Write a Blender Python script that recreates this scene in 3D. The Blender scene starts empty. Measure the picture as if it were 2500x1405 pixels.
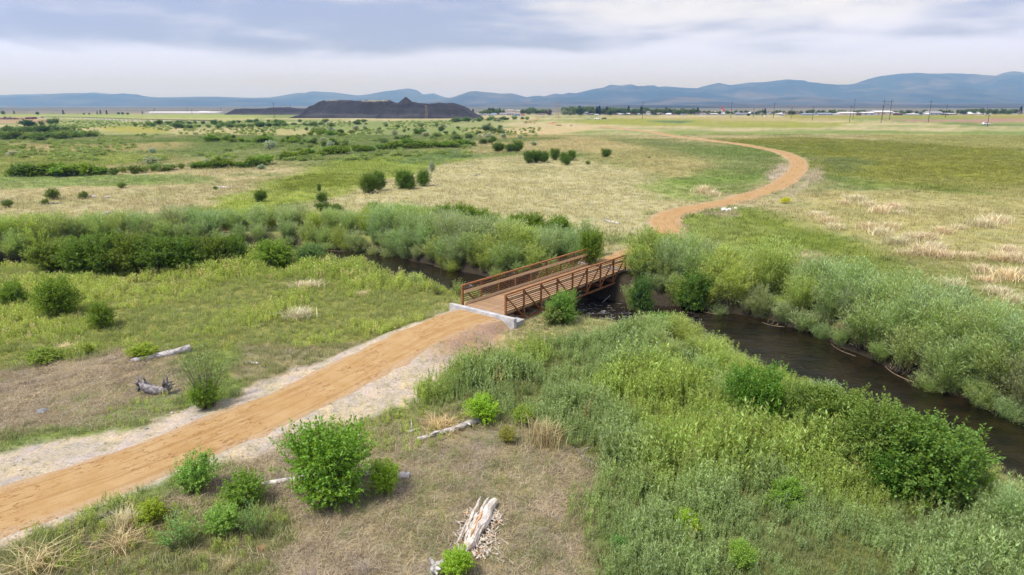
import bpy, bmesh, math, random
import numpy as np
from mathutils import Vector, Matrix

scene = bpy.context.scene
COL = scene.collection
R = math.radians

# ------------------------------------------------------------------ camera
CAM_H = 13.0                       # metres above the bridge deck
FOC, CX, CY, HOR = 1667.0, 1250.0, 702.5, 258.0
PITCH = math.atan((CY - HOR) / FOC)
cam = bpy.data.cameras.new('camera')
cam.sensor_width = 36.0
cam.lens = 36.0 * FOC / 2500.0
cam.clip_start = 0.5
cam.clip_end = 90000
camo = bpy.data.objects.new('camera', cam)
COL.objects.link(camo)
camo.location = (0, 0, CAM_H)
camo.rotation_euler = (math.pi / 2 - PITCH, 0, 0)
scene.camera = camo

# ------------------------------------------------------------------ render + exposure
scene.view_settings.view_transform = 'Standard'
scene.view_settings.look = 'None'
scene.view_settings.gamma = 1
scene.view_settings.use_curve_mapping = False
scene.view_settings.exposure = 1.42
cy = scene.cycles
cy.max_bounces = 9
cy.diffuse_bounces = 4
cy.glossy_bounces = 2
cy.transmission_bounces = 6
cy.transparent_max_bounces = 4
cy.volume_bounces = 0
cy.use_denoising = True
cy.caustics_reflective = False
cy.caustics_refractive = False

# ------------------------------------------------------------------ sun + sky
SUN_EL, SUN_AZ = 58.0, -55.0       # azimuth from +Y, negative = towards -X
sun = bpy.data.lights.new('sun', 'SUN')
sun.energy = 2.2
sun.angle = R(11)
sun.color = (1.0, 0.96, 0.9)
suno = bpy.data.objects.new('sun', sun)
COL.objects.link(suno)
sd = Vector((math.sin(R(SUN_AZ)) * math.cos(R(SUN_EL)), -math.cos(R(SUN_AZ)) * math.cos(R(SUN_EL)), math.sin(R(SUN_EL))))
suno.rotation_euler = (-sd).to_track_quat('-Z', 'Y').to_euler()
suno.location = (0, 0, 60)


def nt_of(owner):
    owner.use_nodes = True
    nt = owner.node_tree
    nt.nodes.clear()
    return nt


class NT:
    """short-hand for building node trees"""
    def __init__(s, nt):
        s.nt = nt

    def n(s, typ, ins=None, **kw):
        nd = s.nt.nodes.new(typ)
        for k, v in kw.items():
            setattr(nd, k, v)
        for k, v in (ins or {}).items():
            sock = nd.inputs[k]
            if isinstance(v, bpy.types.NodeSocket):
                s.nt.links.new(v, sock)
            else:
                sock.default_value = v
        return nd

    def m(s, op, a, b=0.0, c=0.0, clamp=False):
        return s.n('ShaderNodeMath', {0: a, 1: b, 2: c}, operation=op, use_clamp=clamp).outputs[0]

    def mix(s, f, a, b, blend='MIX'):
        nd = s.n('ShaderNodeMix', data_type='RGBA', blend_type=blend)
        for i, v in ((0, f), (6, a), (7, b)):
            if isinstance(v, bpy.types.NodeSocket):
                s.nt.links.new(v, nd.inputs[i])
            elif i == 0:
                nd.inputs[i].default_value = v
            else:
                nd.inputs[i].default_value = (*v[:3], 1)
        return nd.outputs[2]

    def noise(s, vec, scale, detail=4, rough=0.55, dist=0.0):
        ins = {'Scale': scale, 'Detail': detail, 'Roughness': rough, 'Distortion': dist}
        if vec is not None:
            ins['Vector'] = vec
        return s.n('ShaderNodeTexNoise', ins).outputs[0]

    def ramp(s, f, lo, hi, a=0.0, b=1.0):
        nd = s.n('ShaderNodeMapRange', {0: f, 1: lo, 2: hi, 3: a, 4: b}, interpolation_type='SMOOTHSTEP')
        return nd.outputs[0]

    def scale(s, vec, xyz):
        return s.n('ShaderNodeVectorMath', {0: vec, 1: xyz}, operation='MULTIPLY').outputs[0]


world = bpy.data.worlds.new('World')
scene.world = world
w = NT(nt_of(world))
sky = w.n('ShaderNodeTexSky', sky_type='NISHITA', sun_disc=False, sun_elevation=R(SUN_EL), sun_rotation=R(180 - SUN_AZ))
dirv = w.n('ShaderNodeTexCoord').outputs['Generated']
sep = w.n('ShaderNodeSeparateXYZ', {0: dirv})
dx, dz = sep.outputs[0], sep.outputs[2]
pv = w.scale(dirv, (2.6, 2.6, 13.0))
n1 = w.noise(pv, 1.0, 5, 0.5, 0.4)
n2 = w.noise(w.scale(dirv, (5.0, 5.0, 24.0)), 1.2, 6, 0.55, 0.3)
n3 = w.noise(w.scale(dirv, (1.5, 1.5, 13.0)), 1.0, 4, 0.5, 0.3)
# height at which the grey deck of cloud starts; it hangs lower and darker in the west (-x)
h0 = w.m('ADD', dz, w.m('MULTIPLY', w.m('SUBTRACT', n1, 0.5), 0.07))
h0 = w.m('ADD', h0, w.m('MULTIPLY', w.m('SUBTRACT', n2, 0.5), 0.035))
deck = w.ramp(h0, 0.060, 0.084)
west = w.ramp(dx, -0.35, 0.40, 1.0, 0.0)
n4 = w.noise(w.scale(dirv, (11.0, 11.0, 44.0)), 1.0, 6, 0.6, 0.4)
thick = w.m('ADD', w.m('MULTIPLY', n3, 0.9), w.m('ADD', w.m('MULTIPLY', n2, 0.75), w.m('MULTIPLY', n4, 0.28)))
body = w.ramp(w.m('ADD', thick, w.m('MULTIPLY', west, 0.30)), 0.88, 1.34)
grey = w.m('MULTIPLY', deck, body, clamp=True)
low = w.mix(w.ramp(dz, 0.0, 0.06), (0.58, 0.76, 3.1), (0.76, 0.88, 1.65))
low = w.mix(w.ramp(dz, 0.05, 0.13), low, (0.93, 0.935, 1.03))
low = w.mix(w.m('MULTIPLY', w.ramp(n2, 0.5, 0.75), 0.30), low, (0.66, 0.70, 0.95))
cloud = w.mix(grey, low, (0.365, 0.415, 0.67))
cloud = w.mix(1.0, cloud, (4.0, 4.0, 4.0), 'MULTIPLY')
skyc = w.mix(0.94, sky.outputs[0], cloud)
bg = w.n('ShaderNodeBackground', {'Color': skyc, 'Strength': 0.1})
w.n('ShaderNodeOutputWorld', {'Surface': bg.outputs[0]})


# ------------------------------------------------------------------ small helpers
def s2l(c):
    c = np.asarray(c, float) / 255.0
    return np.where(c <= 0.04045, c / 12.92, ((c + 0.055) / 1.055) ** 2.4)


def alb(r, g, b, k=1.78):
    """albedo of something that shows as this sRGB colour in the photograph's light"""
    return s2l((r, g, b)) / k


def rng(seed):
    return np.random.default_rng(seed)


def hash2(ix, iy, seed):
    h = (ix.astype(np.int64) * 374761393 + iy.astype(np.int64) * 668265263 + seed * 974634777) & 0xFFFFFFFF
    h = ((h ^ (h >> 13)) * 1274126177) & 0xFFFFFFFF
    h = h ^ (h >> 16)
    return (h & 0xFFFF) / 65535.0


def vnoise(x, y, sc, seed=0):
    x = np.asarray(x, float) / sc
    y = np.asarray(y, float) / sc
    ix, iy = np.floor(x), np.floor(y)
    fx, fy = x - ix, y - iy
    fx = fx * fx * (3 - 2 * fx)
    fy = fy * fy * (3 - 2 * fy)
    a = hash2(ix, iy, seed)
    b = hash2(ix + 1, iy, seed)
    c = hash2(ix, iy + 1, seed)
    d = hash2(ix + 1, iy + 1, seed)
    return (a * (1 - fx) + b * fx) * (1 - fy) + (c * (1 - fx) + d * fx) * fy


def fbm(x, y, sc, seed=0, octv=4):
    t, amp, s = 0.0, 0.5, 0.0
    for i in range(octv):
        t = t + amp * vnoise(x, y, sc / 2 ** i, seed + i * 17)
        s += amp
        amp *= 0.5
    return t / s


def sstep(a, b, x):
    t = np.clip((np.asarray(x, float) - a) / (b - a), 0, 1)
    return t * t * (3 - 2 * t)


def dist_poly(x, y, pts):
    """distance to a polyline, arc length at the foot, signed side (+ = to the right of travel)"""
    x = np.asarray(x, float)
    y = np.asarray(y, float)
    if x.size > 64 and len(pts) > 12:      # look closely only near the line
        Q = np.asarray(pts)
        near = (x > Q[:, 0].min() - 16) & (x < Q[:, 0].max() + 16) & (y > Q[:, 1].min() - 16) & (y < Q[:, 1].max() + 16)
        if near.mean() < 0.85:
            d, a, s_ = np.full(x.shape, 99.0), np.zeros(x.shape), np.ones(x.shape)
            if near.any():
                d[near], a[near], s_[near] = dist_poly(x[near], y[near], pts)
            return d, a, s_
    if x.size <= 64:
        Q = np.asarray(pts, float)
        A, U = Q[:-1], np.diff(Q, axis=0)
        L2 = (U * U).sum(1)
        X, Y = x.reshape(-1, 1), y.reshape(-1, 1)
        t = np.clip(((X - A[:, 0]) * U[:, 0] + (Y - A[:, 1]) * U[:, 1]) / L2, 0, 1)
        ex, ey = X - A[:, 0] - t * U[:, 0], Y - A[:, 1] - t * U[:, 1]
        d = ex * ex + ey * ey
        k = d.argmin(1)
        i = np.arange(len(k))
        L = np.sqrt(L2)
        S = np.r_[0, np.cumsum(L)[:-1]]
        sh = x.shape
        return np.sqrt(d[i, k]).reshape(sh), (S[k] + t[i, k] * L[k]).reshape(sh), np.sign(ex[i, k] * U[k, 1] - ey[i, k] * U[k, 0]).reshape(sh)
    best = np.full(x.shape, 1e12)
    arc = np.zeros(x.shape)
    side = np.zeros(x.shape)
    s0 = 0.0
    for (ax, ay), (bx, by) in zip(pts[:-1], pts[1:]):
        ux, uy = bx - ax, by - ay
        L2 = ux * ux + uy * uy
        L = math.sqrt(L2)
        t = np.clip(((x - ax) * ux + (y - ay) * uy) / L2, 0, 1)
        ex, ey = x - (ax + t * ux), y - (ay + t * uy)
        d = ex * ex + ey * ey
        m = d < best
        best = np.where(m, d, best)
        arc = np.where(m, s0 + t * L, arc)
        side = np.where(m, np.sign(ex * uy - ey * ux), side)
        s0 += L
    return np.sqrt(best), arc, side


def smooth_line(pts, step=1.0):
    """Catmull-Rom through the points, resampled"""
    P = np.array(pts, float)
    P = np.vstack([2 * P[0] - P[1], P, 2 * P[-1] - P[-2]])
    out = []
    for i in range(1, len(P) - 2):
        p0, p1, p2, p3 = P[i - 1:i + 3]
        n = max(2, int(np.linalg.norm(p2 - p1) / step))
        for t in np.linspace(0, 1, n, endpoint=False):
            out.append(0.5 * ((2 * p1) + (-p0 + p2) * t + (2 * p0 - 5 * p1 + 4 * p2 - p3) * t * t + (-p0 + 3 * p1 - 3 * p2 + p3) * t ** 3))
    out.append(P[-2])
    return np.array(out)


def poly_sd(x, y, poly):
    """signed distance to a polygon, negative inside"""
    x = np.asarray(x, float)
    y = np.asarray(y, float)
    d = np.full(x.shape, 1e12)
    ins = np.zeros(x.shape, bool)
    n = len(poly)
    for i in range(n):
        ax, ay = poly[i]
        bx, by = poly[(i + 1) % n]
        ux, uy = bx - ax, by - ay
        t = np.clip(((x - ax) * ux + (y - ay) * uy) / (ux * ux + uy * uy + 1e-12), 0, 1)
        d = np.minimum(d, (x - ax - t * ux) ** 2 + (y - ay - t * uy) ** 2)
        c = (ay > y) != (by > y)
        ins ^= c & (x < (bx - ax) * (y - ay) / (by - ay + 1e-12) + ax)
    return np.where(ins, -1, 1) * np.sqrt(d)


# ------------------------------------------------------------------ survey: where a sight line meets a level
PLAIN = -0.7
WATER = -2.0
_sp, _cp = math.sin(PITCH), math.cos(PITCH)


def sight(u, v, z):
    a, b = (u - CX) / FOC, (CY - v) / FOC
    d = (a, _cp + b * _sp, -_sp + b * _cp)
    t = (z - CAM_H) / d[2]
    return d[0] * t, d[1] * t


def lv(pts, z=PLAIN):
    return [sight(u, v, z) for u, v in pts]


# bridge axis
BM = Vector((-1.87, 43.09, 0))
BE = Vector((0.625, 0.781, 0)).normalized()
BN = Vector((BE.y, -BE.x, 0))
BL, BW = 15.37, 3.62
BF = BM + BE * BL

CREEK = smooth_line([(-95, 40), (-75, 50), (-62, 57.5), (-50, 61.8), (-38, 66.6), (-28, 69.6), (-21.8, 69.2), (-14.9, 65.6), (-6.6, 58.6),
                     (-3.0, 55.9), (4.5, 52.1), (7.6, 48.6), (14.3, 45.1), (16.4, 42.8), (17.9, 38.9), (19.6, 32.8), (22.0, 28.0), (25.5, 24.0), (31, 19), (40, 12), (55, 2)], 2.0)
CR_HALF = 4.1

up_edge = smooth_line(lv([(1101, 756), (1000, 793), (900, 840), (760, 905), (640, 955), (480, 1020), (300, 1085), (150, 1135), (0, 1185), (-300, 1285)], -0.4), 1.0)
lo_edge = smooth_line(lv([(1224, 793), (1112, 835), (1000, 883), (900, 935), (800, 985), (700, 1030), (560, 1085), (420, 1140), (280, 1195), (150, 1240), (0, 1290), (-250, 1385)], -0.4), 1.0)


def resample(P, n):
    s = np.r_[0, np.cumsum(np.linalg.norm(np.diff(P, axis=0), axis=1))]
    t = np.linspace(0, s[-1], n)
    return np.c_[np.interp(t, s, P[:, 0]), np.interp(t, s, P[:, 1])]


TR_NEAR = (resample(up_edge, 60) + resample(lo_edge, 60)) / 2
TR_NEAR[0] = (BM - BE * 0.35).xy[:]
TR_NEAR = np.vstack([TR_NEAR[0], TR_NEAR[3:]])
TR_FAR = smooth_line([(BF + BE * 0.3).xy[:], *lv([(1530, 628)], -0.1), *lv([(1572, 608)], -0.3),
                      *lv([(1632, 584), (1630, 560), (1622, 543), (1640, 525), (1690, 512), (1750, 500), (1830, 480), (1900, 455), (1940, 425), (1950, 405),
                           (1940, 390), (1905, 374), (1870, 366), (1800, 354), (1720, 344), (1640, 333), (1580, 322), (1520, 314.5), (1470, 309.5)])], 2.5)
TR_HALF = 1.75


def zg(x, y):
    """ground level"""
    x = np.asarray(x, float)
    y = np.asarray(y, float)
    z = PLAIN + (fbm(x, y, 9.0, 3, 3) - 0.5) * 0.22 * sstep(300, 20, np.abs(y))
    z = z + (fbm(x, y, 90.0, 5, 3) - 0.5) * 1.2 * sstep(90, 220, y) * sstep(1500, 400, y)
    # banks of the far trail approach and the near approach
    dn, an, _ = dist_poly(x, y, TR_NEAR)
    top = PLAIN + 0.08 + (0.0 - PLAIN - 0.08 - 0.22) * sstep(17, 0.5, an)
    rise = np.maximum(0.02, top - PLAIN)
    k = sstep(TR_HALF + 0.35 + rise * 1.5 + 0.7 * sstep(0, 6, an), TR_HALF + 0.12, dn)
    z = z * (1 - k) + top * k
    df, af, _ = dist_poly(x, y, TR_FAR)
    topf = np.where(af < 14, PLAIN + 0.08 + (0.0 - PLAIN - 0.1) * sstep(13, 0.5, af), z * 0 + PLAIN + 0.1)
    topf = np.where(y > 95, z, topf)
    k = sstep(TR_HALF + 2.2, TR_HALF + 0.2, df)
    z = z * (1 - k) + topf * k
    # creek; the far bank reaches further out under the bridge end
    m = (y < 110)
    dc, ac, sc = dist_poly(x, y, CREEK)
    dc = dc + 1.9 * np.exp(-((x - BF.x - 0.6) ** 2 + (y - BF.y + 0.9) ** 2) / 3.2 ** 2)
    wob = (vnoise(x, y, 2.3, 41) - 0.5) * 0.9
    kk = sstep(CR_HALF + 1.25, CR_HALF - 0.7, dc + wob)
    z = np.where(m, z * (1 - kk) + (WATER - 0.75) * kk, z)
    return z


def gp(u, v):
    z = PLAIN
    for _ in range(3):
        x, y = sight(u, v, z)
        z = max(WATER, float(zg(np.array([x]), np.array([y]))[0]))
    return x, y, z


def depth_of(x, y, z):
    return y * _cp - (z - CAM_H) * _sp


# ------------------------------------------------------------------ object helpers
def mesh_np(name, verts, faces, mat, smooth=False):
    """verts (n,3), faces: (m,k) int array of one size"""
    me = bpy.data.meshes.new(name)
    V = np.asarray(verts, np.float32)
    F = np.asarray(faces, np.int32)
    k = F.shape[1]
    me.vertices.add(len(V))
    me.vertices.foreach_set('co', V.ravel())
    me.loops.add(F.size)
    me.loops.foreach_set('vertex_index', F.ravel())
    me.polygons.add(len(F))
    me.polygons.foreach_set('loop_start', np.arange(0, F.size, k, dtype=np.int32))
    me.polygons.foreach_set('loop_total', np.full(len(F), k, np.int32))
    if smooth:
        me.polygons.foreach_set('use_smooth', np.ones(len(F), bool))
    me.update(calc_edges=True)
    if mat:
        me.materials.append(mat)
    return me


def obj(name, me, parent=None, loc=None, **props):
    o = bpy.data.objects.new(name, me)
    COL.objects.link(o)
    if parent:
        o.parent = parent
    if loc is not None:
        o.location = loc
    for k, v in props.items():
        if v is not None:
            o[k] = v
    return o


def thing(name, label, cat, loc=(0, 0, 0), rz=0.0, group=None):
    o = obj(name, None, None, loc, label=label, category=cat, group=group)
    o.rotation_euler = (0, 0, rz)
    o.empty_display_size = 0.2
    return o


class Geo:
    """collects vertices and faces of mixed size for one mesh"""
    def __init__(s):
        s.v, s.f = [], []

    def box(s, c, size, M=None):
        x, y, z = (q / 2 for q in size)
        b = len(s.v)
        for sx, sy, sz in ((-1, -1, -1), (1, -1, -1), (1, 1, -1), (-1, 1, -1), (-1, -1, 1), (1, -1, 1), (1, 1, 1), (-1, 1, 1)):
            p = Vector((sx * x, sy * y, sz * z))
            if M is not None:
                p = M @ p
            s.v.append(tuple(p + Vector(c)))
        s.f += [tuple(b + i for i in q) for q in ((3, 2, 1, 0), (4, 5, 6, 7), (0, 1, 5, 4), (1, 2, 6, 5), (2, 3, 7, 6), (3, 0, 4, 7))]
        return s

    def bar(s, a, b, w, h=None, up=(0, 0, 1)):
        """box beam from a to b"""
        a, b = Vector(a), Vector(b)
        d = (b - a)
        L = d.length
        d.normalize()
        sx = d.cross(Vector(up))
        if sx.length < 1e-4:
            sx = Vector((1, 0, 0))
        sx.normalize()
        sz = sx.cross(d)
        M = Matrix((sx, d, sz)).transposed()
        return s.box((a + b) / 2, (w, L, h or w), M)

    def tube(s, pts, rad, n=7, cap=True):
        """tapered tube through points"""
        pts = [Vector(p) for p in pts]
        base = len(s.v)
        for i, p in enumerate(pts):
            d = (pts[min(i + 1, len(pts) - 1)] - pts[max(i - 1, 0)])
            d.normalize()
            a = d.cross(Vector((0, 0, 1)))
            if a.length < 1e-3:
                a = Vector((1, 0, 0))
            a.normalize()
            c = d.cross(a)
            r = rad[i] if isinstance(rad, (list, tuple, np.ndarray)) else rad
            for k in range(n):
                t = 2 * math.pi * k / n
                s.v.append(tuple(p + (a * math.cos(t) + c * math.sin(t)) * r))
        for i in range(len(pts) - 1):
            for k in range(n):
                k2 = (k + 1) % n
                s.f.append((base + i * n + k, base + i * n + k2, base + (i + 1) * n + k2, base + (i + 1) * n + k))
        if cap:
            s.f.append(tuple(base + k for k in range(n))[::-1])
            e = base + (len(pts) - 1) * n
            s.f.append(tuple(e + k for k in range(n)))
        return s

    def prism(s, prof, x0, x1):
        """profile of (y,z) points swept along x"""
        b = len(s.v)
        n = len(prof)
        for x in (x0, x1):
            s.v += [(x, y, z) for y, z in prof]
        s.f += [(b + i, b + (i + 1) % n, b + n + (i + 1) % n, b + n + i) for i in range(n)]
        s.f += [tuple(b + i for i in range(n))[::-1], tuple(b + n + i for i in range(n))]
        return s

    def mesh(s, name, mat, smooth=False):
        me = bpy.data.meshes.new(name)
        me.from_pydata(s.v, [], s.f)
        me.update()
        bm = bmesh.new()
        bm.from_mesh(me)
        bmesh.ops.recalc_face_normals(bm, faces=bm.faces)
        bm.to_mesh(me)
        bm.free()
        if smooth:
            me.polygons.foreach_set('use_smooth', np.ones(len(me.polygons), bool))
        if mat:
            me.materials.append(mat)
        return me

    def obj(s, name, mat, parent=None, smooth=False, bevel=0.0, **props):
        o = obj(name, s.mesh(name, mat, smooth), parent, **props)
        if bevel:
            b = o.modifiers.new('bevel', 'BEVEL')
            b.width = bevel
            b.segments = 1
            b.limit_method = 'ANGLE'
        return o


# ------------------------------------------------------------------ materials
def mat(name):
    m = bpy.data.materials.new(name)
    return m, NT(nt_of(m))


def finish(N, bsdf):
    N.n('ShaderNodeOutputMaterial', {'Surface': bsdf})


def simple_mat(name, col, rough=0.7, var=0.25, sc=4.0, bump=0.0, metal=0.0, stretch=(1, 1, 1), col2=None, spec=0.3):
    m, N = mat(name)
    tc = N.n('ShaderNodeTexCoord').outputs['Object']
    v = N.scale(tc, stretch)
    n = N.noise(v, sc, 6, 0.65)
    c2 = col2 if col2 is not None else [c * (1 - var * 1.6) for c in col]
    c = N.mix(N.ramp(n, 0.32, 0.68), c2, [min(1, q * (1 + var * 0.5)) for q in col])
    rnd = N.n('ShaderNodeObjectInfo').outputs['Random']
    c = N.mix(1.0, c, N.n('ShaderNodeCombineColor', {0: N.ramp(rnd, 0, 1, 0.86, 1.1), 1: N.ramp(rnd, 0, 1, 0.85, 1.08), 2: N.ramp(rnd, 0, 1, 0.84, 1.08)}).outputs[0], 'MULTIPLY')
    ins = {'Base Color': c, 'Roughness': rough, 'Metallic': metal, 'Specular IOR Level': spec}
    if bump:
        ins['Normal'] = N.n('ShaderNodeBump', {'Height': N.noise(v, sc * 3, 6, 0.7), 'Strength': bump, 'Distance': 0.05}).outputs[0]
    finish(N, N.n('ShaderNodeBsdfPrincipled', ins).outputs[0])
    return m


def leaf_mat(name, src, trans=0.45, rough=0.55, vlo=0.62, vhi=1.3, spec=0.25, tt=(1.35, 1.4, 0.6)):
    """src: 'object' reads the object's colour, 'instancer' reads the tint of a scattered plant"""
    m, N = mat(name)
    if src == 'object':
        c = N.n('ShaderNodeObjectInfo').outputs['Color']
    else:
        c = N.n('ShaderNodeAttribute', attribute_type='INSTANCER', attribute_name='tint').outputs['Color']
    rnd = N.n('ShaderNodeNewGeometry').outputs['Random Per Island']
    hs = N.n('ShaderNodeHueSaturation', {'Hue': N.ramp(rnd, 0, 1, 0.485, 0.515), 'Saturation': N.ramp(rnd, 0, 1, 1.08, 0.9), 'Value': N.ramp(rnd, 0, 1, vlo, vhi), 'Color': c}).outputs[0]
    p = N.n('ShaderNodeBsdfPrincipled', {'Base Color': hs, 'Roughness': rough, 'Specular IOR Level': spec})
    t = N.n('ShaderNodeBsdfTranslucent', {'Color': N.mix(1.0, hs, tt, 'MULTIPLY')})
    finish(N, N.n('ShaderNodeMixShader', {0: trans, 1: p.outputs[0], 2: t.outputs[0]}).outputs[0])
    return m


M_LEAF = leaf_mat('leaf_green', 'object')
M_PLANT = leaf_mat('scattered_plant', 'instancer')
M_BLADE = leaf_mat('scattered_grass', 'instancer', 0.4, 0.6, 0.7, 1.25, 0.2, (1.1, 1.08, 0.92))
M_STRAW = leaf_mat('straw_blades', 'object', 0.4, 0.6, 0.7, 1.25, 0.2, (1.1, 1.05, 0.95))
M_BARK = simple_mat('bark', (0.16, 0.12, 0.085), 0.9, 0.3, 6, 0.4)
M_STEM = simple_mat('willow_stem', (0.22, 0.17, 0.11), 0.85, 0.3, 6)
M_RUST = simple_mat('weathering_steel', (0.29, 0.122, 0.036), 0.75, 0.32, 6.0, 0.2, col2=(0.15, 0.060, 0.024))
M_RUST2 = simple_mat('weathering_steel_rod', (0.20, 0.09, 0.036), 0.75, 0.3, 5.0)
M_PLANK = simple_mat('deck_plank', (0.35, 0.225, 0.125), 0.75, 0.28, 2.2, 0.25, stretch=(1.2, 14, 14))
M_WOOD = simple_mat('rail_timber', (0.66, 0.46, 0.24), 0.7, 0.12, 2.2, 0.2, stretch=(12, 0.8, 12))
M_CONC = simple_mat('concrete', (0.44, 0.435, 0.425), 0.85, 0.22, 1.6, 0.2)
M_DRIFT = simple_mat('weathered_log', (0.50, 0.47, 0.44), 0.85, 0.4, 3.0, 0.6, stretch=(1, 1, 1))
M_DRIFTD = simple_mat('weathered_root', (0.27, 0.25, 0.24), 0.85, 0.5, 7.0, 0.6)
M_ROT = simple_mat('rotten_wood', (0.56, 0.52, 0.46), 0.85, 0.2, 5.0, 0.5, col2=(0.36, 0.30, 0.23))
M_ROTO = simple_mat('rotten_heartwood', (0.56, 0.34, 0.18), 0.85, 0.3, 6.0, 0.5)
M_ROCK = simple_mat('rock', (0.36, 0.31, 0.27), 0.9, 0.3, 3.0, 0.5)
M_ROCKB = simple_mat('blue_grey_rock', (0.23, 0.25, 0.27), 0.85, 0.25, 3.0, 0.4)
M_ROCKW = simple_mat('white_rubble', (0.62, 0.60, 0.57), 0.9, 0.25, 2.0, 0.5)


# ------------------------------------------------------------------ what grows where
def G(*c):
    return alb(*c)


GREEN, LIME, OLIVE, STRAW, PALE, DGRN, BLUEG = G(140, 158, 82), G(160, 178, 70), G(146, 148, 48), G(206, 193, 146), G(206, 198, 146), G(100, 130, 58), G(112, 142, 98)
THATCH, TAN, GRAVEL, DIRT = G(172, 157, 128), G(214, 184, 146), G(218, 202, 180), G(140, 122, 98)
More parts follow.
